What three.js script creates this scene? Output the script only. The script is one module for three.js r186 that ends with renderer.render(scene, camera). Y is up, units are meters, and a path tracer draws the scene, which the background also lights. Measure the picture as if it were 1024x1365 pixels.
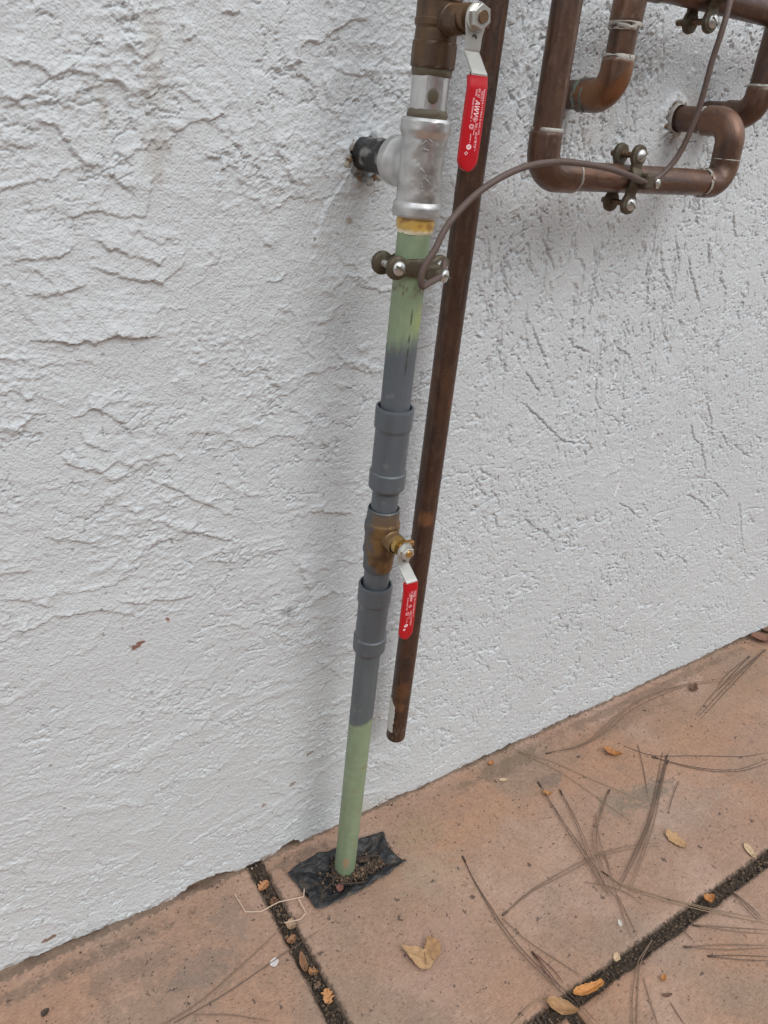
import * as THREE from 'three';
import { mergeGeometries, toCreasedNormals as creasedAtScale } from 'three/addons/utils/BufferGeometryUtils.js';
import { RoundedBoxGeometry } from 'three/addons/geometries/RoundedBoxGeometry.js';

// ---------------------------------------------------------------- camera, sky, sun, exposure
const renderer = new THREE.WebGLRenderer({ antialias: true });
renderer.setSize(768, 1024);
renderer.toneMapping = THREE.LinearToneMapping;
renderer.toneMappingExposure = 1.68;
renderer.shadowMap.enabled = true;
const scene = new THREE.Scene();
const camera = new THREE.PerspectiveCamera(68.377, 768 / 1024, 0.02, 400);
camera.position.set(0, 0.9, 0.6223);
camera.rotation.order = 'YXZ';
camera.rotation.set(-0.48373912, -0.61100999, 0.09262507);
camera.updateMatrixWorld();
scene.add(camera);

// ---------------------------------------------------------------- seeded noise
function rng(seed) { let a = seed >>> 0; return () => { a = (a + 0x6D2B79F5) >>> 0; let t = Math.imul(a ^ (a >>> 15), 1 | a); t = (t + Math.imul(t ^ (t >>> 7), 61 | t)) ^ t; return ((t ^ (t >>> 14)) >>> 0) / 4294967296; }; }
const PERM = new Uint8Array(512), GX = new Float64Array(256), GY = new Float64Array(256);
{ const r = rng(77); const p = [...Array(256).keys()]; for (let i = 255; i > 0; i--) { const j = Math.floor(r() * (i + 1)); [p[i], p[j]] = [p[j], p[i]]; }
  for (let i = 0; i < 512; i++) PERM[i] = p[i & 255]; for (let i = 0; i < 256; i++) { const a = r() * Math.PI * 2; GX[i] = Math.cos(a); GY[i] = Math.sin(a); } }
function n2(x, y) {
  const xf = Math.floor(x), yf = Math.floor(y), X = xf & 255, Y = yf & 255; x -= xf; y -= yf;
  const u = x * x * x * (x * (x * 6 - 15) + 10), v = y * y * y * (y * (y * 6 - 15) + 10);
  const a = PERM[X] + Y, b = PERM[X + 1] + Y;
  const i0 = PERM[a], i1 = PERM[b], i2 = PERM[a + 1], i3 = PERM[b + 1];
  const p = GX[i0] * x + GY[i0] * y, q = GX[i1] * (x - 1) + GY[i1] * y, r = GX[i2] * x + GY[i2] * (y - 1), s = GX[i3] * (x - 1) + GY[i3] * (y - 1);
  return 1.5 * (p + u * (q - p) + v * (r + u * (s - r) - p - u * (q - p)));
}
function fbm(x, y, o = 4) { let s = 0, a = 1, t = 0; for (let i = 0; i < o; i++) { s += a * n2(x + i * 17.3, y - i * 9.1); t += a; a *= .5; x *= 2.03; y *= 2.03; } return s / t; }
function pn(x, y, per) { // noise periodic in per cells
  const xf = Math.floor(x), yf = Math.floor(y), m = k => ((k % per) + per) % per; const X0 = m(xf), X1 = m(xf + 1), Y0 = m(yf), Y1 = m(yf + 1); x -= xf; y -= yf;
  const u = x * x * (3 - 2 * x), v = y * y * (3 - 2 * y);
  const h = (i, j) => PERM[(PERM[i & 255] + j * 7 + (i >> 8) * 31) & 255] / 127.5 - 1;
  const a = h(X0, Y0), b = h(X1, Y0), c = h(X0, Y1), d = h(X1, Y1);
  return a + u * (b - a) + v * (c + u * (d - c) - a - u * (b - a));
}
const sst = (a, b, x) => { const t = Math.min(1, Math.max(0, (x - a) / (b - a))); return t * t * (3 - 2 * t); };
const mix = (a, b, t) => a + (b - a) * t;
const mix3 = (a, b, t) => [a[0] + (b[0] - a[0]) * t, a[1] + (b[1] - a[1]) * t, a[2] + (b[2] - a[2]) * t];
const toCreasedNormals = (g, a) => { g.scale(5000, 5000, 5000); g = creasedAtScale(g, a); return g.scale(1 / 5000, 1 / 5000, 1 / 5000); };
const toS = c => { c = Math.min(1, Math.max(0, c)); return 255 * (c <= .0031308 ? 12.92 * c : 1.055 * Math.pow(c, 1 / 2.4) - .055); };

// sky: one even overcast
{ const W = 256, H = 128, d = new Float32Array(W * H * 4);
  for (let j = 0; j < H; j++) for (let i = 0; i < W; i++) {
    const el = ((j + .5) / H - .5) * Math.PI, s = Math.sin(el), az = i / W * Math.PI * 2;
    const c = 1 + .10 * fbm(Math.cos(az) * 2.2 + 5, Math.sin(az) * 2.2 + s * 3, 4);
    const L = (s > 0 ? .46 + .62 * s : .46) * c * .95; const k = (j * W + i) * 4;
    d[k] = L * .965; d[k + 1] = L; d[k + 2] = L * 1.045; d[k + 3] = 1;
  }
  const t = new THREE.DataTexture(d, W, H, THREE.RGBAFormat, THREE.FloatType); t.mapping = THREE.EquirectangularReflectionMapping; t.magFilter = t.minFilter = THREE.LinearFilter; t.wrapS = THREE.RepeatWrapping; t.needsUpdate = true;
  scene.background = t; scene.environment = t; scene.environmentIntensity = 1; }
const sun = new THREE.DirectionalLight(new THREE.Color(1, .995, .985), 0.72);
sun.position.set(1.0, 3.6, 3.2); sun.target.position.set(.4, .4, 0); sun.castShadow = true; sun.shadow.radius = 62;
Object.assign(sun.shadow.camera, { left: -3, right: 3, top: 3, bottom: -3, near: .1, far: 20 }); sun.shadow.mapSize.set(2048, 2048);
scene.add(sun, sun.target);

// ---------------------------------------------------------------- naming helpers
const used = {};
function numbered(n) { const k = used[n] = (used[n] || 0) + 1; return k === 1 ? n : n + '_' + String(k - 1).padStart(3, '0'); }
function sh(o) { o.castShadow = o.receiveShadow = true; return o; }
function tag(o, label, category, group) { o.userData.label = label; o.userData.category = category; if (group) o.userData.group = group; return o; }
function thing(name, label, category, pos = [0, 0, 0], group) { const g = new THREE.Group(); g.name = numbered(name); g.position.set(...pos); scene.add(g); return tag(g, label, category, group); }
function mesh(name, geo, mat, parent = scene) { const m = sh(new THREE.Mesh(geo, mat)); m.name = parent === scene ? numbered(name) : name; parent.add(m); return m; }
function dtex(W, H, fn, srgb, rep) { const d = new Uint8Array(W * H * 4); for (let j = 0; j < H; j++) for (let i = 0; i < W; i++) { const c = fn(i, j), k = (j * W + i) * 4; if (srgb) { d[k] = toS(c[0]); d[k + 1] = toS(c[1]); d[k + 2] = toS(c[2]); } else { const v = Math.min(255, Math.max(0, c * 255)); d[k] = d[k + 1] = d[k + 2] = v; } d[k + 3] = 255; }
  const t = new THREE.DataTexture(d, W, H, THREE.RGBAFormat); t.magFilter = THREE.LinearFilter; t.minFilter = THREE.LinearMipmapLinearFilter; t.generateMipmaps = true; if (srgb) t.colorSpace = THREE.SRGBColorSpace; if (rep) t.wrapS = t.wrapT = rep; t.needsUpdate = true; return t; }

// ---------------------------------------------------------------- the stucco wall
const WX0 = -0.27, WX1 = 1.72, WY1 = 1.14;
function plate(x, y, seed, ang, fu, fv, thr, A, L = .4, jag = 1) {
  const c = Math.cos(ang), s = Math.sin(ang);
  const jx = .0034 * jag * n2(x * 95 + seed, y * 95) + .0019 * jag * n2(x * 210, y * 210 + seed) + .0007 * n2(x * 430, y * 430 + seed), jy = .0034 * jag * n2(x * 95, y * 95 + seed * 2) + .0019 * jag * n2(x * 210 + 9, y * 210 + seed) + .0007 * n2(x * 430 + 5, y * 430);
  const X = x + jx, Y = y + jy; let u = X * c + Y * s, v = -X * s + Y * c;
  u += .02 * n2(X * 9 + seed, Y * 9); v += .012 * n2(X * 11, Y * 11 + seed);
  const f = (u, v) => n2(u * fu + seed, v * fv - seed) + .45 * n2(u * fu * 2.3 + 3, v * fv * 2.1 + seed) + .2 * n2(u * fu * 5.1 + 3, v * fv * 4.7 + seed);
  const val = f(u, v), g = (f(u, v + .12 / fv) - val) / .12;
  const sharp = sst(.1, 1.2, g), t = val - thr, w = mix(.34, .012, sharp);
  return A * sst(-w, w, t) * (.35 + .65 * Math.exp(-Math.max(t, 0) / L)) * mix(.3, 1, sharp);
}
// trowel edges on the left and torn lines on the right, as [x, y, x, y, ...] in metres on the wall
const RIDGES = [[0.097, 0.918, 0.102, 0.911, 0.114, 0.910, 0.122, 0.908, 0.129, 0.902, 0.136, 0.907, 0.144, 0.910, 0.153, 0.907, 0.166, 0.906, 0.176, 0.903, 0.176, 0.895, 0.182, 0.888], [0.176, 0.939, 0.180, 0.931, 0.187, 0.920, 0.188, 0.905, 0.189, 0.893, 0.190, 0.886, 0.198, 0.886, 0.195, 0.876, 0.188, 0.870], [0.204, 0.940, 0.205, 0.932, 0.200, 0.921, 0.191, 0.914], [0.274, 0.927, 0.273, 0.915, 0.271, 0.897, 0.274, 0.884, 0.271, 0.868], [0.287, 0.922, 0.302, 0.925, 0.315, 0.933, 0.315, 0.942, 0.334, 0.947, 0.340, 0.953, 0.360, 0.963, 0.381, 0.971], [0.245, 0.952, 0.251, 0.955, 0.266, 0.957, 0.268, 0.960], [0.209, 0.940, 0.220, 0.935, 0.231, 0.939, 0.234, 0.946], [0.112, 0.877, 0.126, 0.874, 0.132, 0.867, 0.136, 0.859, 0.143, 0.850, 0.153, 0.849, 0.163, 0.843, 0.173, 0.836, 0.177, 0.826], [0.123, 0.811, 0.134, 0.814, 0.148, 0.819, 0.161, 0.815, 0.177, 0.815, 0.186, 0.813, 0.189, 0.823, 0.191, 0.839, 0.199, 0.842], [0.138, 0.799, 0.151, 0.794, 0.164, 0.788, 0.178, 0.784, 0.195, 0.779, 0.202, 0.788], [0.078, 0.785, 0.090, 0.783, 0.105, 0.783, 0.118, 0.786, 0.129, 0.789, 0.136, 0.797], [0.139, 0.779, 0.154, 0.773, 0.174, 0.767, 0.191, 0.765, 0.204, 0.768, 0.213, 0.779, 0.216, 0.796], [0.088, 0.759, 0.107, 0.757, 0.123, 0.759, 0.140, 0.766], [0.387, 0.906, 0.383, 0.897, 0.376, 0.882, 0.367, 0.862, 0.354, 0.838, 0.343, 0.829, 0.337, 0.811, 0.330, 0.795, 0.329, 0.786], [0.228, 0.856, 0.240, 0.859, 0.249, 0.861, 0.246, 0.851, 0.259, 0.853, 0.265, 0.841, 0.274, 0.840, 0.271, 0.833], [0.278, 0.802, 0.288, 0.793, 0.298, 0.785], [0.231, 0.790, 0.245, 0.781], [0.202, 0.877, 0.215, 0.876, 0.223, 0.882, 0.235, 0.884, 0.247, 0.889, 0.259, 0.890], [0.106, 0.722, 0.122, 0.719, 0.141, 0.718, 0.153, 0.724, 0.173, 0.720, 0.198, 0.720], [0.092, 0.882, 0.104, 0.887, 0.110, 0.881, 0.114, 0.878], [0.089, 0.860, 0.102, 0.860, 0.112, 0.858], [0.331, 0.930, 0.337, 0.918, 0.341, 0.902], [0.292, 0.883, 0.295, 0.864, 0.307, 0.848, 0.316, 0.831], [0.147, 0.930, 0.155, 0.929, 0.164, 0.926, 0.166, 0.922], [0.088, 0.722, 0.112, 0.720, 0.127, 0.720, 0.144, 0.718, 0.152, 0.724, 0.169, 0.722, 0.184, 0.719], [0.063, 0.680, 0.076, 0.684, 0.083, 0.676, 0.096, 0.674], [0.060, 0.657, 0.070, 0.652, 0.084, 0.661, 0.094, 0.661], [0.129, 0.679, 0.130, 0.664, 0.144, 0.656, 0.155, 0.646, 0.166, 0.632], [0.101, 0.627, 0.106, 0.617, 0.119, 0.609, 0.133, 0.605, 0.149, 0.611, 0.164, 0.603, 0.173, 0.593], [0.119, 0.647, 0.122, 0.635, 0.135, 0.625, 0.147, 0.620], [0.179, 0.586, 0.198, 0.577, 0.211, 0.565, 0.231, 0.552, 0.246, 0.541, 0.256, 0.532], [0.192, 0.531, 0.209, 0.529, 0.227, 0.521, 0.241, 0.512, 0.264, 0.504], [0.219, 0.493, 0.245, 0.484, 0.268, 0.482, 0.300, 0.483, 0.320, 0.482], [0.134, 0.468, 0.157, 0.459, 0.174, 0.457, 0.195, 0.453, 0.214, 0.454], [0.040, 0.458, 0.061, 0.457, 0.080, 0.464, 0.098, 0.463, 0.124, 0.459, 0.149, 0.446], [0.325, 0.470, 0.334, 0.444, 0.344, 0.418, 0.345, 0.394], [0.078, 0.551, 0.098, 0.543, 0.118, 0.534, 0.130, 0.527], [0.041, 0.520, 0.057, 0.519, 0.069, 0.521], [0.336, 0.523, 0.366, 0.515, 0.393, 0.507], [0.206, 0.693, 0.203, 0.684, 0.196, 0.672], [0.037, 0.497, 0.059, 0.487, 0.084, 0.471]];
const TEARS = [[0.586, 0.795, 0.570, 0.782, 0.559, 0.774, 0.559, 0.763, 0.568, 0.749, 0.583, 0.735, 0.585, 0.723], [0.607, 0.799, 0.620, 0.786, 0.629, 0.771, 0.639, 0.759], [0.790, 0.773, 0.797, 0.754, 0.805, 0.731, 0.813, 0.703], [0.808, 0.788, 0.819, 0.765, 0.833, 0.745, 0.853, 0.727], [0.832, 0.795, 0.846, 0.776, 0.854, 0.762], [0.895, 0.793, 0.907, 0.775, 0.915, 0.757], [0.864, 0.776, 0.876, 0.756, 0.895, 0.735, 0.916, 0.709], [0.943, 0.770, 0.944, 0.746, 0.964, 0.726, 0.968, 0.703], [0.613, 0.707, 0.628, 0.684, 0.643, 0.664, 0.655, 0.645], [0.616, 0.651, 0.632, 0.634, 0.650, 0.616], [0.620, 0.611, 0.645, 0.592, 0.674, 0.571, 0.702, 0.549, 0.721, 0.542, 0.766, 0.533], [0.746, 0.628, 0.751, 0.600, 0.770, 0.577], [0.766, 0.665, 0.793, 0.655, 0.807, 0.641], [0.998, 0.565, 1.021, 0.532, 1.038, 0.503, 1.056, 0.509, 1.096, 0.475], [0.972, 0.539, 0.988, 0.511, 1.016, 0.491, 1.057, 0.435], [1.177, 0.364, 1.208, 0.313, 1.240, 0.260, 1.263, 0.233], [0.851, 0.426, 0.885, 0.408, 0.911, 0.386], [1.077, 0.420, 1.118, 0.394, 1.147, 0.370], [1.012, 0.409, 1.063, 0.385, 1.102, 0.356], [0.971, 0.314, 1.015, 0.284, 1.037, 0.291, 1.083, 0.260], [0.659, 0.461, 0.666, 0.440, 0.688, 0.421, 0.722, 0.405], [0.784, 0.820, 0.792, 0.799], [0.857, 0.828, 0.870, 0.806], [0.931, 0.829, 0.948, 0.802, 0.959, 0.792], [0.986, 0.822, 0.985, 0.790], [0.676, 0.688, 0.691, 0.671, 0.727, 0.662], [0.854, 0.692, 0.858, 0.675, 0.875, 0.657], [0.673, 0.816, 0.680, 0.801], [1.101, 0.483, 1.138, 0.460, 1.173, 0.443], [0.788, 0.696, 0.798, 0.675], [0.829, 0.366, 0.844, 0.384, 0.853, 0.399], [1.124, 0.164, 1.140, 0.170, 1.154, 0.180]];
const LINES = [...RIDGES.map(p => ({ p, tear: false })), ...TEARS.map(p => ({ p, tear: true }))];
LINES.forEach((l, i) => { const { p } = l; l.x0 = Math.min(...p.filter((v, k) => k % 2 === 0)) - .04; l.x1 = Math.max(...p.filter((v, k) => k % 2 === 0)) + .04; l.y0 = Math.min(...p.filter((v, k) => k % 2)) - .04; l.y1 = Math.max(...p.filter((v, k) => k % 2)) + .04; let s = 0; l.s = [0]; for (let k = 2; k < p.length; k += 2) { s += Math.hypot(p[k] - p[k - 2], p[k + 1] - p[k - 1]); l.s.push(s); } l.seed = i * 7.7; });
function edges(x, y) {
  let h = 0; const jx = x + .0022 * n2(x * 120, y * 120 + 3) + .0012 * n2(x * 290, y * 290), jy = y + .0022 * n2(x * 120 + 8, y * 120) + .0012 * n2(x * 290 + 4, y * 290);
  for (const l of LINES) {
    if (x < l.x0 || x > l.x1 || y < l.y0 || y > l.y1) continue;
    const p = l.p; let best = 1, sd = 0, along = 0; const n = l.s.length;
    for (let k = 0; k < n - 1; k++) { const ax = p[2 * k], ay = p[2 * k + 1], bx = p[2 * k + 2] - ax, by = p[2 * k + 3] - ay, L2 = bx * bx + by * by; let t = ((jx - ax) * bx + (jy - ay) * by) / L2; t = Math.min(1, Math.max(0, t)); const ex = jx - ax - t * bx, ey = jy - ay - t * by, d = Math.hypot(ex, ey); if (d < best) { best = d; sd = bx * ey - by * ex > 0 ? d : -d; along = l.s[k] + t * Math.sqrt(L2); } }
    const L = l.s[n - 1], fade = sst(0, .012, along) * sst(L, L - .012, along), amp = fade * (.9 + .45 * n2(along * 60 + l.seed, l.seed));
    if (l.tear) h += amp * (-.0030 * sst(.0014, .0004, best) + .0008 * sst(-.0006, .0006, sd) * Math.exp(-Math.max(0, sd) / .008) * sst(.03, .02, best));
    else h += amp * .0021 * sst(-.0006, .0006, sd) * Math.exp(-Math.max(0, sd) / .016) * sst(.038, .024, best);
  }
  return h;
}
function stucco(x, y) {
  const R = sst(.44, .58, x + .03 * n2(y * 5, 2)), left = 1 - R, up = sst(.42, .75, y + .1 * n2(x * 4, 7));
  let h = .0022 * fbm(x * 4.5 + 3, y * 4.5, 3) + .0003 * fbm(x * 28, y * 28, 3) + .00009 * n2(x * 260, y * 260) + .00007 * n2(x * 400, y * 400);
  if (left > 0) {
    const m1 = sst(-.6, .15, n2(x * 6 + 4, y * 6)), m2 = sst(-.5, .2, n2(x * 7 + 24, y * 7 + 3)), m3 = sst(-.2, .3, n2(x * 8 + 54, y * 8 + 3));
    h += left * (plate(x, y, 11.3, .25, 7, 17, .05, .0014, .5) * m1 + plate(x, y, 47.7, -.5, 9, 19, .08, .0013, .5, 1.2) * m2 + plate(x, y, 171.4, .55, 13, 21, .2, .0008, .5, 1.4) * m3 + plate(x, y, 81.1, .05, 12, 30, .18, .0009, .4, 1.3) * m1 * (1 - .5 * up) + plate(x, y, 131.1, -1.25, 9, 16, .2, .0010, .5, 1.2) * m3 * up);
    const pop = sst(.12, .42, n2(x * 9 + 91, y * 12 + 5)); // rough, crumbly patches
    h += left * pop * (.0007 * sst(.1, .17, fbm(x * 85, y * 110, 4)) * (.3 + .7 * sst(-.2, .3, n2(x * 30, y * 36))) + .0005 * sst(.1, .25, n2(x * 210, y * 240)));
    h -= left * .0017 * sst(.06, .02, Math.abs(fbm(x * 46 + 4, y * 62 + 9, 4) - .12)) * sst(.0, .2, n2(x * 26 + 5, y * 30)) * sst(-.3, .2, n2(x * 6 + 17, y * 6)); // short torn hairlines
    const st = sst(-.1, .3, n2(x * 5 + 31, y * 5 + 8)); // trowel streaks
    h += left * st * .00034 * fbm(x * 22 - y * 9, y * 170 + x * 22, 3);
  }
  if (R > 0) {
    const m1 = sst(-.15, .3, n2(x * 6 + 14, y * 6)), m2 = sst(-.25, .3, n2(x * 5 + 64, y * 6 + 3)), m4 = sst(-.25, .25, n2(x * 7 + 7, y * 8 + 53));
    h += R * (plate(x, y, 21.3, 1.45, 7, 15, .22, .0024, .3) * m1 * mix(.35, 1, up) + plate(x, y, 67.9, 1.0, 9, 20, .22, .0015, .25, 1.4) * m2 + plate(x, y, 97.1, .45, 10, 26, .25, .0008, .25, 1.5) * (1 - .7 * up));
    const c = fbm(x * 62 + 40, y * 44, 3), pm = sst(-.3, .25, n2(x * 6 + 40, y * 7));
    h -= R * pm * .0025 * sst(.07, .02, Math.abs(c - .1)) * sst(-.06, .12, n2(x * 52, y * 46)) * mix(.75, 1.1, up); // torn, curling edges
    h -= R * .0026 * sst(.075, .025, Math.abs(fbm(x * 100 + 4, y * 78 + 50, 2) - .06)) * sst(.08, .26, n2(x * 70 + 30, y * 58)) * sst(-.25, .3, n2(x * 8 + 80, y * 9)); // fine curls
    h -= R * .0024 * sst(.045, .014, Math.abs(fbm(x * 26 + 7, y * 9 + 90, 5) - .06)) * sst(.0, .25, n2(x * 15 + 70, y * 11)) * up;
    h -= R * .0026 * sst(.042, .014, Math.abs(fbm(x * 15 + y * 9 + 7, y * 20 - x * 6 + 30, 5) - .1)) * sst(.0, .3, n2(x * 13 + 7, y * 14 + 9)) * mix(1, .4, up); // long hanging tears
    h -= R * .0026 * m4 * sst(.56, .66, n2(x * 215, y * 180) + .2 * n2(x * 500, y * 500)); // pits
    h += R * (1 - up) * .00035 * fbm(x * 24 - y * 12, y * 150 + x * 40, 3);
  }
  // hole knocked round the branch pipe, with crumbled lip
  const dx = x - .3795, dy = y - .8634, d = Math.hypot(dx, dy) + .0028 * n2(x * 130, y * 130) + .002 * n2(x * 60, y * 60 + 4);
  h += edges(x, y);
  h += .002 * sst(.034, .020, d) + .0022 * sst(.03, .018, d) * n2(x * 190, y * 190) - .0045 * sst(.0170, .0150, d);
  const dA = Math.hypot(x - .7752, y - .9228) + .0022 * n2(x * 140, y * 140); h += .004 * sst(.026, .018, dA) * (1 + .7 * n2(x * 170, y * 170)) - .004 * sst(.0155, .014, dA);
  return h;
}
// places at the foot of the wall where the stucco has broken away
function chip(x, y) {
  const e = n2(x * 40, y * 60) * .003 + n2(x * 130, y * 130) * .0022;
  const c = (cx, w, hh) => hh * Math.max(0, 1 - ((x - cx) / w) ** 2) - y + e;
  return Math.max(c(.21, .04, .0155), c(.327, .02, .014), c(.115, .03, .004), c(.02, .05, .0042), c(.69, .09, .0052), c(.86, .08, .0045), c(1.1, .1, .005), c(1.37, .12, .007), c(.50, .06, .0035), .0015 + e * .8 - y);
}
function wallZ(x) { return -.010 * sst(.28, -.06, x); }
const wallMap = dtex(2048, 1172, (i, j) => {
  const x = WX0 + (i + .5) / 2048 * (WX1 - WX0), y = (j + .5) / 1172 * WY1;
  const a = fbm(x * 6, y * 6, 4), b = n2(x * 420, y * 420), g2 = n2(x * 200, y * 200 + 7);
  let c = [.610, .632, .643]; const k = 1 + .035 * a + .02 * b; c = c.map(v => v * k);
  c = mix3(c, [.60, .635, .645], .5 * sst(-.1, .5, fbm(x * 4 + 9, y * 4, 2)) * sst(.5, 0, y));
  const stain = (cx, cy, sx, sy, col, amt, f) => { const q = Math.exp(-(((x - cx) / sx) ** 2) - ((y - cy) / sy) ** 2) + .45 * fbm(x * f, y * f * .6, 3) - .25; c = mix3(c, col, amt * sst(.2, .75, q)); };
  stain(.198, .92, .014, .055, [.46, .44, .40], .5, 70); stain(.196, .86, .016, .035, [.43, .40, .36], .5, 90); stain(.16, .888, .006, .025, [.42, .39, .34], .5, 90);
  stain(.368, .813, .006, .005, [.34, .27, .2], .8, 120); stain(.376, .848, .012, .012, [.36, .31, .25], .7, 120); stain(.3185, .40, .012, .012, [.30, .31, .31], .75, 150);
  stain(.80, .93, .05, .05, [.5, .46, .41], .45, 60); stain(.66, .93, .07, .07, [.54, .5, .46], .35, 40); stain(.45, .015, .06, .022, [.47, .45, .38], .5, 60);
  const mark = (cx, cy, sx, sy, rot, col, amt) => { const ca = Math.cos(rot), sa = Math.sin(rot), u = ((x - cx) * ca + (y - cy) * sa) / sx, v = (-(x - cx) * sa + (y - cy) * ca) / sy; const q = 1 - u * u - v * v + .7 * n2(x * 260, y * 260); c = mix3(c, col, amt * sst(.1, .5, q)); };
  mark(.152, .409, .010, .0035, .5, [.22, .10, .065], .95); mark(.183, .431, .0022, .0035, .2, [.30, .12, .08], .9); mark(.331, .1218, .006, .003, .2, [.25, .18, .14], .85); mark(.0257, .0235, .012, .0035, .1, [.24, .15, .10], .95); mark(.355, .165, .008, .003, .3, [.3, .22, .17], .8); mark(.29, .105, .004, .003, 0, [.3, .22, .17], .8);
  for (const [cx, cy, s] of [[.778, .607, .013], [.781, .625, .006], [.84, .447, .011], [.842, .46, .005], [.742, .63, .006], [.89, .528, .006], [.835, .475, .005], [.8, .58, .004]]) mark(cx, cy, .0018, s, -.15, [.92, .92, .92], .9);
  if (n2(x * 170 + 7, y * 170) > .72 && n2(x * 11, y * 11 + 40) > -.1) c = mix3(c, [.22, .20, .17], .6);
  if (y < .03) { const q = chip(x, y); c = mix3(c, mix3([.30, .24, .175], [.40, .34, .26], .5 + .5 * fbm(x * 120, y * 120, 2)), sst(-.0004, .0008, q)); const dirt = sst(.017, 0, y) * (.55 + 1.1 * fbm(x * 70, y * 110, 4) + .2 * n2(x * 300, y * 300)); c = mix3(c, [.27, .19, .14], .75 * sst(.32, .7, dirt)); }
  return c;
}, true);
const grainTex = dtex(1024, 1024, (i, j) => { // sand grain, 0.25 m tile
  const u = i / 1024, v = j / 1024; let h = .5 + .20 * pn(u * 96, v * 96, 96) + .2 * pn(u * 190, v * 190, 190) + .1 * pn(u * 47, v * 47, 47);
  return h + .08 * pn(u * 250, v * 250, 250);
}, false, THREE.RepeatWrapping);
{
  const xs = [], ys = []; for (let x = WX0; x < WX1;) { xs.push(x); x += x < -.05 ? .005 : x < .42 ? .0012 : x < .95 ? .00100 : x < 1.5 ? mix(.0011, .0024, (x - .95) / .55) : .006; } xs.push(WX1);
  for (let y = 0; y < WY1;) { ys.push(y); y += y < 1.04 ? .00098 : .005; } ys.push(WY1);
  const nx = xs.length, ny = ys.length, pos = new Float32Array(nx * ny * 3), uv = new Float32Array(nx * ny * 2);
  for (let j = 0; j < ny; j++) for (let i = 0; i < nx; i++) {
    const x = xs[i], y = ys[j], k = j * nx + i; let h = stucco(x, y) + wallZ(x);
    if (y < .05) { h += .001 * sst(.05, .005, y); const q = chip(x, y); h -= .0085 * sst(0, .0012, q); }
    pos[k * 3] = x; pos[k * 3 + 1] = y; pos[k * 3 + 2] = h; uv[k * 2] = (x - WX0) / (WX1 - WX0); uv[k * 2 + 1] = y / WY1;
  }
  const idx = new Uint32Array((nx - 1) * (ny - 1) * 6); let q = 0;
  for (let j = 0; j < ny - 1; j++) for (let i = 0; i < nx - 1; i++) { const a = j * nx + i, b = a + 1, c = a + nx, d = c + 1; idx[q++] = a; idx[q++] = b; idx[q++] = d; idx[q++] = a; idx[q++] = d; idx[q++] = c; }
  const g = new THREE.BufferGeometry(); g.setAttribute('position', new THREE.BufferAttribute(pos, 3)); g.setAttribute('uv', new THREE.BufferAttribute(uv, 2)); g.setIndex(new THREE.BufferAttribute(idx, 1)); g.computeVertexNormals();
  const bt = grainTex.clone(); bt.repeat.set((WX1 - WX0) / .25, WY1 / .25); bt.needsUpdate = true;
  const m = new THREE.MeshStandardMaterial({ map: wallMap, roughness: .82, bumpMap: bt, bumpScale: .0011 });
  const W = thing('stucco_wall', 'light grey painted stucco wall with torn trowel ridges behind the pipes', 'wall');
  mesh('stucco', g, m, W);
  { const r = rng(31), L = []; for (const [cx, cy, R0, n] of [[.3795, .8634, .0165, 46], [.7755, .9228, .0155, 26]]) for (let i = 0; i < n; i++) { const a = r() * 6.28, q = R0 + (r() - .3) * .006, sz = .0009 + r() * r() * .003, k = new THREE.IcosahedronGeometry(sz, 1), p = k.attributes.position; for (let j = 0; j < p.count; j++) { const f = 1 + .35 * n2(p.getX(j) * 700 + i, p.getY(j) * 700 + p.getZ(j) * 400); p.setXYZ(j, p.getX(j) * f, p.getY(j) * f, p.getZ(j) * f * .7); } k.computeVertexNormals(); k.translate(cx + Math.cos(a) * q, cy + Math.sin(a) * q, .001 + r() * .004); const t = r(), c = t < .5 ? [.5, .49, .46] : t < .8 ? [.36, .31, .24] : [.22, .13, .07]; k.setAttribute('color', new THREE.Float32BufferAttribute(Array.from({ length: p.count }, () => c).flat(), 3)); L.push(k); }
    const bm = mesh('broken_mortar', mergeGeometries(L), new THREE.MeshStandardMaterial({ vertexColors: true, roughness: .9 }), W); bm.userData.kind = 'stuff'; }
  // the rest of the house wall, round the piece in view
  const bt2 = grainTex.clone(); bt2.needsUpdate = true; const m2 = new THREE.MeshStandardMaterial({ color: new THREE.Color(.610, .632, .643), roughness: .85, bumpMap: bt2, bumpScale: .0011 });
  const part = (x0, x1, y0, y1) => { const b = new THREE.BoxGeometry(x1 - x0, y1 - y0, .15); b.translate((x0 + x1) / 2, (y0 + y1) / 2, -.075); const u = b.attributes.uv, p = b.attributes.position; for (let i = 0; i < u.count; i++) u.setXY(i, p.getX(i) / .25, p.getY(i) / .25); return b; };
  mesh('outer_stucco', mergeGeometries([part(-4, WX0, -.03, 2.6), part(WX1, 6, -.03, 2.6), part(WX0, WX1, WY1, 2.6)]), m2, W);
  const core = new THREE.BoxGeometry(WX1 - WX0, WY1 + .03, .1); core.translate((WX0 + WX1) / 2, WY1 / 2 - .015, -.08); mesh('core', core, new THREE.MeshStandardMaterial({ color: new THREE.Color(.28, .23, .17), roughness: .95 }), W);
}

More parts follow.
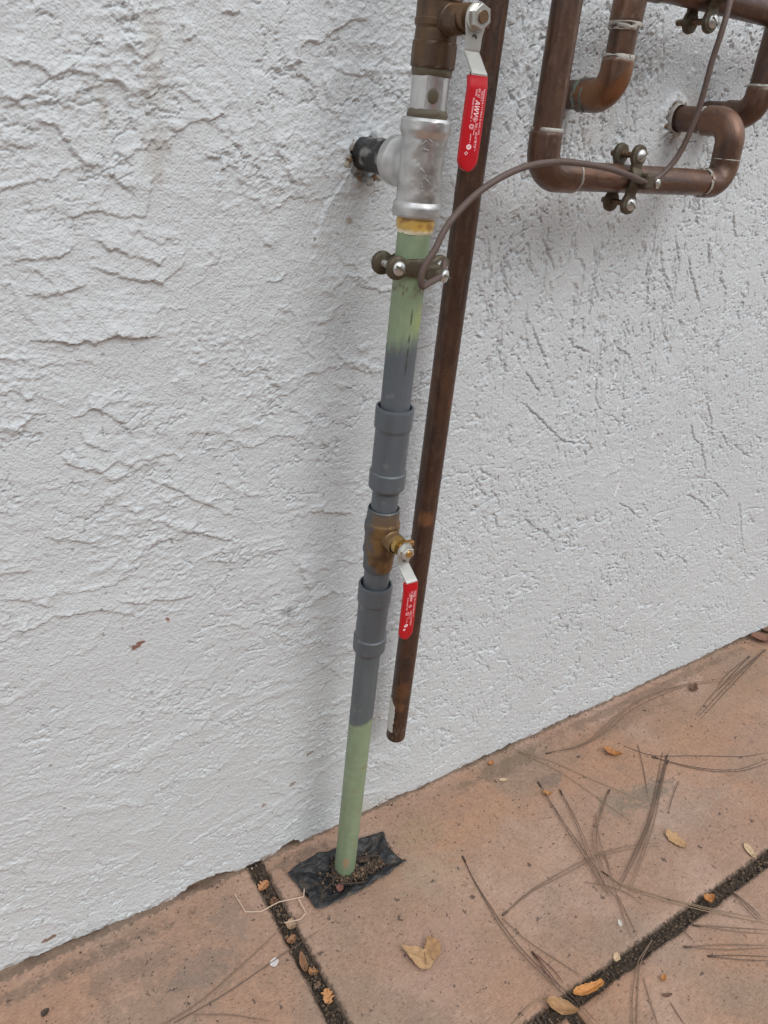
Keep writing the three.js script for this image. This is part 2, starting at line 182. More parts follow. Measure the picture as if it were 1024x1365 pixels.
// ---------------------------------------------------------------- pavement: stamped slabs with open joints
const PX0 = -.3, PX1 = 1.75, PZ1 = .62;
const inSheet = (x, z) => Math.hypot((x - .383) / .066, (z - .069) / .031);
const paveMap = dtex(2048, 640, (i, j) => {
  const x = PX0 + (i + .5) / 2048 * (PX1 - PX0), z = (j + .5) / 640 * PZ1 - .02;
  const a = fbm(x * 7 + 3, z * 7, 4), b = fbm(x * 3.4 + 30, z * 4, 3), f = fbm(x * 60, z * 60, 3), s = n2(x * 380, z * 380);
  let c = [.335, .206, .143];
  c = mix3(c, [.385, .255, .19], sst(-.1, .4, a)); c = mix3(c, [.36, .20, .118], .7 * sst(.0, .45, b)); c = mix3(c, [.265, .185, .132], .75 * sst(.0, .4, fbm(x * 5 + 80, z * 5, 3))); c = mix3(c, [.29, .185, .125], .5 * sst(.1, .45, fbm(x * 19, z * 24, 4)));
  const sk = fbm(x * 60 + 9, z * 420 + x * 60, 3); c = mix3(c, [.22, .135, .09], .3 * sst(.14, .42, sk)); c = mix3(c, [.48, .33, .24], .2 * sst(.15, .45, fbm(x * 90, z * 500, 2)));
  const st = (cx, cz, sx, sz, col, amt, fr = 26, th = .3) => { const q = Math.exp(-(((x - cx) / sx) ** 2) - ((z - cz) / sz) ** 2) + .75 * fbm(x * fr, z * fr * 1.3, 5) + .22 * n2(x * 210, z * 330) - .1; c = mix3(c, col, amt * sst(th, th + .42, q)); };
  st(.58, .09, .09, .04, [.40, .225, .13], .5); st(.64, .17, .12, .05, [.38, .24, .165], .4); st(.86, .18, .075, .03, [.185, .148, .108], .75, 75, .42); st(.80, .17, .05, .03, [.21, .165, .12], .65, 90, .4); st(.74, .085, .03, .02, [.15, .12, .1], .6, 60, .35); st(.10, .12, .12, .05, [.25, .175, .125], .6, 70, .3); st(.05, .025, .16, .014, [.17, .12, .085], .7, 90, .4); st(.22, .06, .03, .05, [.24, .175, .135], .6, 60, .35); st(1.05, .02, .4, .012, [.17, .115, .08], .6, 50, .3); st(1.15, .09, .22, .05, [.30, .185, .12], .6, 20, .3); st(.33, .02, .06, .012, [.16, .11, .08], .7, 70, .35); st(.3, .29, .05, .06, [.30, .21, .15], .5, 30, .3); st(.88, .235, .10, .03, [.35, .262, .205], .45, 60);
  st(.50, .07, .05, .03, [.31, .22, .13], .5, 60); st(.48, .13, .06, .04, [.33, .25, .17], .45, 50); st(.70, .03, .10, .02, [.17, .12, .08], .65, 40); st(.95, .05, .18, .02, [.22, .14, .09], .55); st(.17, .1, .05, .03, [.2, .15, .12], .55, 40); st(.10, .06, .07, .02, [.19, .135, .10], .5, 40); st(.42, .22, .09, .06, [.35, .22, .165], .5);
  // grit, soil and dark dirt gathered along joints and against the wall, each with its own grain
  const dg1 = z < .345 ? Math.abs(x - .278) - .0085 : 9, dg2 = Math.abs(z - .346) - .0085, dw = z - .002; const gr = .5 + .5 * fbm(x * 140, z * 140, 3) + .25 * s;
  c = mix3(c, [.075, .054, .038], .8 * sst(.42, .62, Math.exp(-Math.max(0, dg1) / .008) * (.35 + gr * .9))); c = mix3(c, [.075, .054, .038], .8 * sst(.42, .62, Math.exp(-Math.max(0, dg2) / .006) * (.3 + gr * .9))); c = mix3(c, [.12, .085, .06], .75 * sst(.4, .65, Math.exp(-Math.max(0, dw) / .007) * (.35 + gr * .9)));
  const ds = (inSheet(x, z) - 1) * .05; c = mix3(c, [.10, .085, .06], .6 * sst(.42, .65, Math.exp(-Math.max(0, ds) / .008) * (.3 + gr * .9)));
  if (s + .5 * n2(x * 160, z * 160 + 3) > .78) c = mix3(c, [.08, .05, .035], .7); if (n2(x * 250 + 40, z * 250) > .70) c = mix3(c, [.42, .33, .28], .4);
  if (n2(x * 90 + 40, z * 90) + .4 * n2(x * 300, z * 300) > .80) c = mix3(c, [.05, .035, .03], .8);
  { const pit = sst(.5, .7, n2(x * 150 + 3, z * 480) + .3 * n2(x * 380, z * 380)) * sst(-.2, .3, n2(x * 8 + 60, z * 10)); c = mix3(c, [.13, .08, .055], .55 * pit); }
  const k = 1 + .11 * f + .12 * s + .10 * n2(x * 190, z * 190) + .06 * fbm(x * 24, z * 24, 3); return c.map(v => v * k);
}, true, THREE.MirroredRepeatWrapping);
const paveGrain = dtex(1024, 1024, (i, j) => { const u = i / 1024, v = j / 1024; const p = pn(u * 70, v * 70, 70); return .55 + .16 * pn(u * 150, v * 150, 150) + .12 * pn(u * 260, v * 260, 256) - .35 * sst(.55, .8, p) + .1 * pn(u * 22, v * 22, 22); }, false, THREE.RepeatWrapping);
const paveMat = new THREE.MeshStandardMaterial({ map: paveMap, roughness: .74 });
{ const b = paveGrain.clone(); b.repeat.set((PX1 - PX0) / .25, PZ1 / .25); b.needsUpdate = true; paveMat.bumpMap = b; paveMat.bumpScale = .0011; }
const paveY = (x, z) => (z < .03 ? .0045 * Math.exp(-Math.max(0, z - .001) / .006) * (.7 + .8 * n2(x * 30, z * 60)) : 0) + .0011 * fbm(x * 9 + 2, z * 9, 3) + .0005 * fbm(x * 45, z * 45, 3) + .0018 * n2(x * 2.5, z * 2.5 + 4);
const pavement = new THREE.Group(); pavement.name = 'pavement'; pavement.userData.kind = 'structure'; scene.add(pavement);
function slab(x0, x1, z0, z1, step, dip) {
  const E = [.0006, .002, .004, .0065, .0095, .013, .018], line = (a, b) => { const r = [a, ...E.map(e => a + e)]; const n = Math.max(2, Math.round((b - a - .04) / step)); for (let i = 0; i <= n; i++) r.push(a + .02 + (b - a - .04) * i / n); r.push(...E.map(e => b - e).reverse(), b); return r; };
  const X = line(x0, x1), Z = line(z0, z1), nx = X.length, nz = Z.length, pos = [], uv = [], idx = [], R = .013;
  for (let j = 0; j < nz; j++) for (let i = 0; i < nx; i++) {
    let x = X[i], z = Z[j]; const wob = .0030 * n2(x * 24, z * 24) + .0018 * n2(x * 80, z * 80) + .0014;
    const d = Math.min(x - x0, x1 - x, z < .1 && z0 < .05 ? 1 : z - z0, z1 - z) + (step < .01 ? wob : 0); let y = paveY(x, z);
    const q = Math.min(R, Math.max(0, d)); y -= .85 * (R - Math.sqrt(Math.max(0, R * R - (R - q) * (R - q)))); if (d <= .0003) y -= .012;
    if (dip) y -= .011 * sst(1.0, .8, inSheet(x, z) + .1 * n2(x * 60, z * 60));
    if (i === 0 || j === 0 || i === nx - 1 || j === nz - 1) y = -.05;
    pos.push(x, y, z); uv.push((x - PX0) / (PX1 - PX0), (z + .02) / PZ1);
  }
  for (let j = 0; j < nz - 1; j++) for (let i = 0; i < nx - 1; i++) { const a = j * nx + i; idx.push(a, a + nx, a + nx + 1, a, a + nx + 1, a + 1); }
  const g = new THREE.BufferGeometry(); g.setAttribute('position', new THREE.Float32BufferAttribute(pos, 3)); g.setAttribute('uv', new THREE.Float32BufferAttribute(uv, 2)); g.setIndex(idx); g.computeVertexNormals();
  const m = mesh('slab', g, paveMat, pavement); if (slab.n) m.name = 'slab_' + String(slab.n).padStart(3, '0'); slab.n = (slab.n || 0) + 1; return m;
}
slab(-.62, .2712, -.012, .3392, .003); slab(.2848, 1.72, -.012, .3392, .003, true); slab(-.25, .5108, .3528, .70, .004); slab(.5238, 1.35, .3528, .70, .004);
slab(1.37, 2.2, .3565, .70, .02); slab(-1.1, -.27, .3565, .70, .02); slab(1.74, 3.0, -.012, .3355, .02); slab(-1.9, -.64, -.012, .3355, .02); slab(2.22, 3.0, .3565, .70, .02); slab(-1.9, -1.12, .3565, .70, .02);
for (let r = 0; r < 6; r++) for (let k = 0; k < 4; k++) { const x0 = -1.9 + k * 1.23 + (r % 2) * .4; slab(x0, x0 + 1.21, .72 + r * .36, .72 + r * .36 + .34, .04); }
{ // bare earth under and round the pavement, out to the horizon
  const g = new THREE.CircleGeometry(300, 64); g.rotateX(-Math.PI / 2); g.translate(0, -.03, 0);
  const m = mesh('ground', g, new THREE.MeshStandardMaterial({ color: new THREE.Color(.16, .13, .10), roughness: .95 })); m.userData.kind = 'structure'; }

// board fence across the yard, behind the camera: its dark band shows in the metal of the fittings
{
  const f = thing('board_fence', 'weathered board fence across the yard, behind the camera', 'fence', [0, 0, 3.1]), wood = new THREE.MeshStandardMaterial({ color: new THREE.Color(.10, .075, .055), roughness: .8 }), bg = new RoundedBoxGeometry(.142, 1.75, .02, 2, .003);
  for (let i = 0; i < 56; i++) { const b = mesh('board', bg, wood, f); b.position.set(-3.8 + i * .15, .9, 0); }
  const rg = new THREE.BoxGeometry(8.5, .09, .04); for (const y of [.4, 1.4]) { const r = mesh('rail', rg, wood, f); r.position.set(.35, y, .031); }
}

// ---------------------------------------------------------------- shared shapes
const V3 = (x, y, z) => new THREE.Vector3(x, y, z);
// a tube through points with a radius per step and an optional colour per point
function sweep(pts, rad, n = 28, col, cap = true) {
  const N = pts.length, pos = [], uv = [], clr = [], idx = []; let T = [], s = 0, S = [0];
  for (let i = 0; i < N; i++) { T.push(pts[Math.min(N - 1, i + 1)].clone().sub(pts[Math.max(0, i - 1)]).normalize()); if (i) { s += pts[i].distanceTo(pts[i - 1]); S.push(s); } }
  let U = Math.abs(T[0].z) < .9 ? V3(0, 0, 1) : V3(0, 1, 0); U.sub(T[0].clone().multiplyScalar(U.dot(T[0]))).normalize();
  for (let i = 0; i < N; i++) {
    U.sub(T[i].clone().multiplyScalar(U.dot(T[i]))).normalize(); const B = T[i].clone().cross(U);
    for (let k = 0; k <= n; k++) { const a = k / n * Math.PI * 2, r = typeof rad === 'function' ? rad(S[i], a, s) : rad; const p = pts[i].clone().addScaledVector(U, Math.cos(a) * r).addScaledVector(B, Math.sin(a) * r); pos.push(p.x, p.y, p.z); uv.push(k / n, S[i] / .1); if (col) clr.push(...col(p, S[i], a, s)); }
  }
  for (let i = 0; i < N - 1; i++) for (let k = 0; k < n; k++) { const a = i * (n + 1) + k; idx.push(a, a + 1, a + n + 2, a, a + n + 2, a + n + 1); }
  if (cap) for (const [i, f] of [[0, 1], [N - 1, 0]]) { const b = pos.length / 3; pos.push(pts[i].x, pts[i].y, pts[i].z); uv.push(.5, .5); if (col) clr.push(...col(pts[i], S[i], 0, s)); for (let k = 0; k < n; k++) { const a = i * (n + 1) + k; f ? idx.push(b, a + 1, a) : idx.push(b, a, a + 1); } }
  const g = new THREE.BufferGeometry(); g.setAttribute('position', new THREE.Float32BufferAttribute(pos, 3)); g.setAttribute('uv', new THREE.Float32BufferAttribute(uv, 2)); if (col) g.setAttribute('color', new THREE.Float32BufferAttribute(clr, 3)); g.setIndex(idx);
  return toCreasedNormals(g, .7);
}
const seg = (a, b, step = .002) => { const n = Math.max(1, Math.ceil(a.distanceTo(b) / step)), r = []; for (let i = 0; i <= n; i++) r.push(a.clone().lerp(b, i / n)); return r; };
// straight - quarter bend - straight through a corner
function bend(a, c, b, r, step = .002) {
  const da = a.clone().sub(c).normalize(), db = b.clone().sub(c).normalize(), p = c.clone().addScaledVector(da, r), q = c.clone().addScaledVector(db, r), o = c.clone().addScaledVector(da, r).addScaledVector(db, r), out = seg(a, p, step);
  for (let i = 1; i < 14; i++) { const t = i / 14 * Math.PI / 2; out.push(o.clone().addScaledVector(db, -r * Math.cos(t)).addScaledVector(da, -r * Math.sin(t))); }
  return out.concat(seg(q, b, step));
}
// turned shape along y from a profile [[y, r], ...]
function turn(prof, n = 48, col, lump) {
  const P = []; for (let i = 0; i < prof.length - 1; i++) { const [y0, r0] = prof[i], [y1, r1] = prof[i + 1], k = Math.max(1, Math.ceil(Math.hypot(y1 - y0, r1 - r0) / .0016)); for (let j = 0; j < k; j++) P.push([mix(y0, y1, j / k), mix(r0, r1, j / k)]); } P.push(prof[prof.length - 1]);
  const pos = [], uv = [], clr = [], idx = [];
  for (let i = 0; i < P.length; i++) for (let k = 0; k <= n; k++) { const a = k / n * Math.PI * 2, y = P[i][0]; let r = P[i][1]; if (lump && r > .001) r += lump(y, a); pos.push(Math.sin(a) * r, y, Math.cos(a) * r); uv.push(k / n, y / .1); if (col) clr.push(...col(y, a, r)); }
  for (let i = 0; i < P.length - 1; i++) for (let k = 0; k < n; k++) { const a = i * (n + 1) + k; idx.push(a, a + 1, a + n + 2, a, a + n + 2, a + n + 1); }
  const g = new THREE.BufferGeometry(); g.setAttribute('position', new THREE.Float32BufferAttribute(pos, 3)); g.setAttribute('uv', new THREE.Float32BufferAttribute(uv, 2)); if (col) g.setAttribute('color', new THREE.Float32BufferAttribute(clr, 3)); g.setIndex(idx);
  return toCreasedNormals(g, .6);
}
// hexagon-sided band along y with chamfered corners
function hexBand(y0, y1, r, n = 6, rot = 0) { const g = new THREE.LatheGeometry([[0, y0], [r * .93, y0], [r, y0 + r * .07], [r, y1 - r * .07], [r * .93, y1], [0, y1]].map(p => new THREE.Vector2(...p)), n, rot); return toCreasedNormals(g, .3); }
const ny3 = (y, a, f, s) => n2(y * f + s, Math.cos(a) * 2.2 + s) + n2(Math.sin(a) * 2.2 - s, y * f); // noise round a pipe
const clean = l => mergeGeometries(l.map(g => { g = g.index ? g.toNonIndexed() : g; for (const k of Object.keys(g.attributes)) if (!['position', 'normal', 'uv'].includes(k)) g.deleteAttribute(k); return g; }));
const scratch = dtex(256, 512, (i, j) => { const u = i / 256, v = j / 512; return .5 + .22 * pn(u * 60, v * 8, 60) + .18 * pn(u * 24, v * 24, 24) + .16 * pn(u * 120, v * 120, 120); }, false, THREE.RepeatWrapping);
const rough = (lo, hi) => dtex(256, 256, (i, j) => { const u = i / 256, v = j / 256; return mix(lo, hi, .5 + .3 * pn(u * 12, v * 12, 12) + .25 * pn(u * 40, v * 40, 40)); }, false, THREE.RepeatWrapping);
const std = o => new THREE.MeshStandardMaterial(o), VC = o => std({ vertexColors: true, ...o });
const M = {
  paint: VC({ roughness: .48, bumpMap: scratch, bumpScale: .00025 }),
  grey: VC({ roughness: .36, bumpMap: scratch, bumpScale: .00015 }),
  galv: VC({ metalness: .9, roughnessMap: rough(.30, .55), roughness: 1, bumpMap: rough(.2, .8), bumpScale: .0005 }),
  zinc: std({ color: new THREE.Color(.60, .60, .58), metalness: .85, roughness: .3 }),
  plate: std({ color: new THREE.Color(.50, .49, .46), metalness: .7, roughness: .42, bumpMap: scratch, bumpScale: .0001 }),
  brass: VC({ metalness: .45, roughness: .46, bumpMap: scratch, bumpScale: .0002 }),
  brightBrass: std({ color: new THREE.Color(.55, .36, .12), metalness: .85, roughness: .32 }),
  copper: VC({ metalness: .4, roughnessMap: rough(.24, .5), roughness: 1, bumpMap: scratch, bumpScale: .00018 }),
  bronze: VC({ metalness: .45, roughness: .55, bumpMap: scratch, bumpScale: .0003 }),
  solder: std({ color: new THREE.Color(.40, .375, .335), metalness: .2, roughness: .6, bumpMap: scratch, bumpScale: .0004 }),
  dope: std({ color: new THREE.Color(.115, .095, .06), roughness: .55 }),
  
  black: std({ color: new THREE.Color(.022, .021, .022), roughness: .35, metalness: .2, bumpMap: scratch, bumpScale: .0006 }),
  wire: std({ color: new THREE.Color(.105, .068, .055), roughness: .5, bumpMap: scratch, bumpScale: .0003 }),
};

// ---------------------------------------------------------------- the pipe riser
const GREEN = [.245, .315, .195], GREY = [.098, .112, .125];
const riser = thing('riser_pipe', 'green and grey painted riser pipe with tee, couplings and valves, rising from black plastic', 'pipe', [.38, 0, .065]);
riser.rotation.x = Math.atan(.0255);
const rr = .01375;
{
  const gn = (y, a) => { const k = 1 + .06 * ny3(y, a, 25, 3) + .05 * ny3(y, a, 120, 9); let c = GREEN.map(v => v * k); c = mix3(c, [.30, .20, .12], .7 * sst(.62, .75, ny3(y, a, 130, 21) * .7)); return mix3(c, [.17, .21, .12], .25 * sst(.3, .7, n2(a * 11, y * 25 + 6))); };
  const gy = (y, a) => { const k = 1 + .05 * ny3(y, a, 20, 5) + .04 * n2(Math.cos(a) * 14, Math.sin(a) * 14 + y * 2) + .07 * n2(Math.cos(a) * 34, Math.sin(a) * 34 + y * 4); return mix3(GREY.map(v => v * k), [.17, .18, .185], .55 * sst(.5, .75, ny3(y, a, 110, 31) * .7)); };
  const low = turn([[-.03, rr], [.385, rr]], 64, (y, a) => { // overspray ends in a slanting edge
    const e = .2750 + .006 * Math.sin(a + .61) + .0015 * n2(a * 3, 5), t = sst(-.0035, .0035, y - e + .0006 * n2(a * 20, y * 900)); let c = mix3(gn(y, a), gy(y, a), t * .96);
    const s = sst(.2, .45, 1 - ((y - .029) / .013) ** 2 - ((a > 3 ? a - 6.28 : a) + .55) ** 2 / .12 + .6 * n2(a * 9, y * 260)); c = mix3(c, [.40, .26, .16], .85 * s);
    const dirt = sst(.012, .001, y) * (.6 + n2(a * 5, y * 300)); return mix3(c, [.06, .045, .03], sst(.3, .7, dirt));
  });
  mesh('lower_pipe', low, M.paint, riser);
  const coupling = (y0, y1) => turn([[y0, .0138], [y0 + .0006, .0146], [y0 + .0042, .0174], [y0 + .0052, .0178], [y1 * .24 + y0 * .76, .0180], [mix(y0, y1, .255), .0166], [mix(y0, y1, .27), .01645], [mix(y0, y1, .73), .0164], [mix(y0, y1, .745), .0167], [mix(y0, y1, .77), .0179], [y1 - .002, .0180], [y1, .0174], [y1 - .0002, .0158], [y1 - .004, .0153], [y1 - .012, .0140]], 64, (y, a) => { let c = gy(y, a); c = mix3(c, [.028, .03, .033], sst(.25, .6, ny3(y, a, 90, 4) - .9)); return c; }, (y, a) => .00012 * ny3(y, a, 40, 2));
  mesh('coupling', coupling(.3755, .4665), M.grey, riser); mesh('coupling', coupling(.5765, .6640), M.grey, riser);
  mesh('stub_pipe', turn([[.445, rr - .0004], [.492, rr - .0004]], 48, gy, (y, a) => .0001 * n2(Math.cos(a) * 9, Math.sin(a) * 9)), M.grey, riser); mesh('stub_pipe', turn([[.548, rr - .0005], [.60, rr - .0005]], 48, gy), M.grey, riser);
  const upPipe = turn([[.600, rr], [.8215, rr + .0002], [.826, rr + .0006]], 64, (y, a) => {
    const aa = a > Math.PI ? a - 2 * Math.PI : a, e = .727 + .004 * Math.sin(a) + .003 * n2(a * 2, 3), t = sst(.012, -.012, y - e + .004 * n2(a * 6, y * 120) + .003 * n2(a * 18, y * 420)); let g = gn(y, a);
    g = mix3(g, [.36, .39, .10], .55 * sst(.02, .0, Math.abs(y - .745)) * sst(-.6, .8, aa)); let c = mix3(g, gy(y, a), t);
    const scr = sst(.035, .012, Math.abs(aa + .2 - .5 * (y - .73) + .012 * n2(y * 120, 3))) * sst(.685, .70, y) * sst(.765, .75, y) * sst(-.35, .1, n2(y * 90, 7)); c = mix3(c, [.03, .03, .022], .85 * scr);
    const sc = sst(.006, .002, Math.abs(y - .772 - .0012 * Math.sin(a * 3))) * sst(.15, .4, n2(a * 9 + 4, y * 190)); return mix3(c, [.13, .075, .045], .85 * sc);
  });
  mesh('upper_pipe', upPipe, M.paint, riser);
  mesh('thread_sealant', turn([[.8165, .0141], [.8185, .0151], [.824, .0156], [.831, .0152]], 48, (y, a) => { const q = ny3(y, a, 160, 6); let c = mix3([.62, .40, .10], [.36, .19, .05], sst(-.1, .7, q)); return mix3(c, [.85, .78, .58], sst(.0, .0025, .8205 - y + .0012 * n2(a * 5, 2))); }, (y, a) => .0007 * ny3(y, a, 180, 3)), VC({ roughness: .28 }), riser);
  // galvanised tee
  const gc = (y, a) => { const k = 1 + .10 * ny3(y, a, 60, 3) + .16 * sst(-.3, .3, ny3(y, a, 130, 8)) - .08; return mix3([.52, .51, .49], [.60, .60, .60], .5).map(v => v * k * 1.02); };
  const tee = turn([[.829, .0150], [.8292, .0182], [.831, .0196], [.8375, .0198], [.8395, .0190], [.841, .01785], [.8455, .01765], [.874, .0177], [.887, .01785], [.8895, .0191], [.8915, .0199], [.8985, .0197], [.9005, .0182], [.9007, .0150]], 64, gc, (y, a) => .00022 * ny3(y, a, 110, 4));
  const bell = turn([[.0, .0165], [.012, .0168], [.018, .0172], [.0225, .0186], [.0245, .0197], [.0325, .0196], [.0343, .018], [.0343, .0145]], 56, gc, (y, a) => .00022 * ny3(y, a, 110, 4)); bell.rotateX(-Math.PI / 2); bell.translate(0, .8668, -.003);
  const cast = []; for (const [y, a] of [[.884, -.62], [.8795, -.5], [.886, -.35], [.865, -.55], [.860, -.42], [.854, -.5], [.858, -.3], [.863, .9], [.876, .8]]) { const g = new RoundedBoxGeometry(.0044, .0011, .0016, 2, .0004); g.rotateZ(y * 900); g.translate(0, 0, .0177); g.rotateY(a); g.translate(0, y, 0); g.setAttribute('color', new THREE.Float32BufferAttribute(new Float32Array(g.attributes.position.count * 3).fill(.5), 3)); cast.push(g.index ? g.toNonIndexed() : g); }
  mesh('tee', mergeGeometries([tee, bell, ...cast]), M.galv, riser);
  const nip = turn([[0, .0138], [.062, .0138]], 48, (y, a) => mix3([.04, .039, .039], [.34, .33, .31], sst(.1, .5, ny3(y, a, 70, 3) - .2 + .35 * Math.sin(y * 4200)) * .8), (y, a) => .0006 * ny3(y, a, 90, 3) + .0003 * Math.sin(y * 4500)); nip.rotateX(-Math.PI / 2); nip.translate(0, .8668, -.036); mesh('branch_nipple', nip, VC({ roughness: .4, metalness: .35, bumpMap: scratch, bumpScale: .0006 }), riser);
  mesh('nipple', turn([[.898, .0143], [.936, .0143]], 48, (y, a) => [.62, .62, .61].map(v => v * (1 + .06 * ny3(y, a, 90, 3)))), VC({ metalness: .85, roughness: .34, bumpMap: scratch, bumpScale: .0002 }), riser);
  const dope = (y0, y1, s) => turn([[y0, .0143], [y0 + .0008, .0152], [(y0 + y1) / 2, .0156], [y1 - .0008, .0151], [y1, .0143]], 48, null, (y, a) => .0005 * ny3(y, a, 260, s) + .0003 * Math.sin(y * 5200));
  { const d1 = dope(.8995, .9065, 3), d2 = dope(.928, .935, 8), sp = new THREE.SphereGeometry(.0042, 14, 10); sp.scale(1, 1.25, .22); sp.translate(0, 0, .0143); sp.rotateY(-.42); sp.translate(0, .9155, 0); const sp2 = sp.clone(); sp2.scale(.5, .5, 1); sp2.translate(0, 0, 0); mesh('pipe_dope', clean([d1, d2, sp]), M.dope, riser); }
}
// ball valve with its lever; y is the stem height, everything along the riser's axis
function gripTexture(big) {
  const c = document.createElement('canvas'); c.width = 256; c.height = 1024; const x = c.getContext('2d'); x.fillStyle = '#b80d1c'; x.fillRect(0, 0, 256, 1024); const r = rng(big ? 5 : 9);
  x.fillStyle = 'rgba(255,240,240,.9)'; x.strokeStyle = 'rgba(255,240,240,.9)';
  const ticks = (px, y0, y1, w) => { for (let y = y0; y < y1;) { const l = 3 + r() * 6; if (r() > .16) { x.fillRect(px - w / 2, y, w, 3.4); if (r() > .4) x.fillRect(px - w / 2 + (r() > .5 ? 0 : w - 3), y, 4, l); if (r() > .6) x.fillRect(px - 1, y, 3.4, l); } y += l + 3; } };
  x.save(); x.translate(128, big ? 330 : 250); x.rotate(Math.PI / 2); x.font = 'italic bold ' + (big ? 78 : 54) + 'px sans-serif'; x.textAlign = 'center'; x.textBaseline = 'middle'; x.fillText('AWV', 0, 0); x.restore();
  ticks(192, 130, 610, 20); ticks(78, 230, 470, 18); ticks(168, 150, 250, 22); ticks(132, 130, 220, 26); ticks(100, 140, 215, 22);
  ticks(150, 480, 560, 26); ticks(162, 580, 760, 18); ticks(132, 560, 640, 14); ticks(176, 640, 790, 12); ticks(100, 610, 700, 14);
  x.lineWidth = 5; x.save(); x.translate(128, big ? 450 : 400); x.rotate(Math.PI / 4); x.strokeRect(-20, -20, 40, 40); x.strokeRect(-7, -7, 14, 14); x.restore();
  x.beginPath(); x.arc(96, 530, 26, 0, 7); x.stroke(); x.strokeRect(84, 516, 24, 26); x.beginPath(); x.arc(96, 752, 30, 0, 7); x.fill(); x.fillStyle = '#b80d1c'; for (let k = 0; k < 3; k++) x.fillRect(80, 738 + k * 10, 32, 4); x.fillStyle = 'rgba(255,240,240,.9)';
  x.save(); x.translate(74, 822); x.rotate(Math.PI / 4); x.lineWidth = 6; x.strokeRect(-13, -13, 26, 26); if (!big) x.fillRect(-13, -13, 26, 26); x.restore();
  const t = new THREE.CanvasTexture(c); t.colorSpace = THREE.SRGBColorSpace; t.anisotropy = 8; return t;
}
function lever(valve, o) { // strip from the nut, stepping outwards, then the dipped sleeve
  const th = .0022, Z = o.z, P = [[o.y + .0085, Z], [o.y1, Z], [o.y2, o.z2], [o.yEnd + .006, o.z2]], ring = [];
  const Wd = y => { const d = (y - o.y) / .0085; if (y > o.y - .001) return Math.max(.0012, o.w0 * Math.sqrt(Math.max(.0, 1 - Math.max(0, d) ** 2))); return mix(o.w0, o.w1, sst(o.y - .002, o.y - .013, y)); };
  const path = []; for (let i = 0; i < 3; i++) { const n = i === 0 ? 26 : 12; for (let j = 0; j < n; j++) { const t = j / n; path.push([mix(P[i][0], P[i + 1][0], t), mix(P[i][1], P[i + 1][1], t)]); } }
  const strip = (path, wf, t, cx) => { const pos = [], idx = [], uv = [], N = path.length, S = 16; for (let i = 0; i < N; i++) { const [y, z] = path[i], [ya, za] = path[Math.max(0, i - 1)], [yb, zb] = path[Math.min(N - 1, i + 1)], l = Math.hypot(yb - ya, zb - za), ny = -(zb - za) / l * -1, nz = (yb - ya) / l * -1, w = wf(y, i); for (let k = 0; k < S; k++) { const a = k / S * Math.PI * 2 + Math.PI / S, e = v => Math.sign(v) * Math.pow(Math.abs(v), t > .003 ? .55 : .22); const px = e(Math.cos(a)) * w, pz = e(Math.sin(a)) * t / 2; pos.push(cx(y) + px, y + ny * pz, z + nz * pz); uv.push(0, 0); } }
    for (let i = 0; i < N - 1; i++) for (let k = 0; k < S; k++) { const a = i * S + k, b = i * S + (k + 1) % S; idx.push(a, a + S, b, b, a + S, b + S); } for (const [i, f] of [[0, 0], [N - 1, 1]]) { const c = pos.length / 3; let m = [0, 0, 0]; for (let k = 0; k < S; k++) for (let q = 0; q < 3; q++) m[q] += pos[(i * S + k) * 3 + q] / S; pos.push(...m); uv.push(0, 0); for (let k = 0; k < S; k++) { const a = i * S + k, b = i * S + (k + 1) % S; f ? idx.push(c, b, a) : idx.push(c, a, b); } }
    const g = new THREE.BufferGeometry(); g.setAttribute('position', new THREE.Float32BufferAttribute(pos, 3)); g.setAttribute('uv', new THREE.Float32BufferAttribute(uv, 2)); g.setIndex(idx); return g; };
  const cx = y => mix(o.x, o.x2, sst(o.y1 + .004, o.y2 - .004, y));
  mesh('lever', toCreasedNormals(strip(path, Wd, th, cx), .5), M.plate, valve);
  const gp = []; const y0 = o.y2 - .001; for (let j = 0; j <= 60; j++) gp.push([mix(y0, o.yEnd, j / 60), o.z2 + .0012 * sst(8, 0, j) * -1]);
  const g = strip(gp, y => { const d = (y - o.yEnd) / .0088; return o.wg * Math.sqrt(Math.max(.02, 1 - Math.max(0, 1 - d) ** 2)) * (1 - .04 * sst(o.yEnd + .02, y0, y)); }, .0056, y => o.x2 + o.lean * (y - y0));
  const p = g.attributes.position, uv = g.attributes.uv; for (let i = 0; i < p.count; i++) uv.setXY(i, p.getZ(i) > o.z2 ? .5 + (p.getX(i) - o.x2 - o.lean * (p.getY(i) - y0)) / .019 : .02, (p.getY(i) - o.yEnd) / (y0 - o.yEnd));
  mesh('grip', toCreasedNormals(g, .7), std({ map: gripTexture(o.big), roughness: .4 }), valve);
  const nut = hexBand(0, .0062, o.nr, 6, .2); nut.rotateX(Math.PI / 2); nut.translate(o.x, o.y, Z + .001); const fl = new THREE.CylinderGeometry(o.nr * 1.12, o.nr * 1.18, .0014, 28); fl.rotateX(Math.PI / 2); fl.translate(o.x, o.y, Z + .0016);
  mesh('nut', clean([nut, fl]), std({ color: new THREE.Color(.64, .63, .59), metalness: .8, roughness: .33 }), valve);
  const stem = new THREE.CylinderGeometry(o.nr * .5, o.nr * .5, Z - .02, 20); stem.rotateX(Math.PI / 2); stem.translate(o.x, o.y, (Z + .02) / 2 + .0085); const gl = new THREE.CylinderGeometry(.0085, .0085, Z - .027, 28); gl.rotateX(Math.PI / 2); gl.translate(o.x, o.y, (Z + .021) / 2 - .0035); const gh = hexBand(0, .006, o.big ? .0085 : .0088, 6); gh.rotateX(Math.PI / 2); gh.translate(o.x, o.y, Z - .014);
  mesh('stem', clean([stem, gl, gh]), o.big ? std({ color: new THREE.Color(.17, .10, .055), metalness: .5, roughness: .45 }) : M.brightBrass, valve);
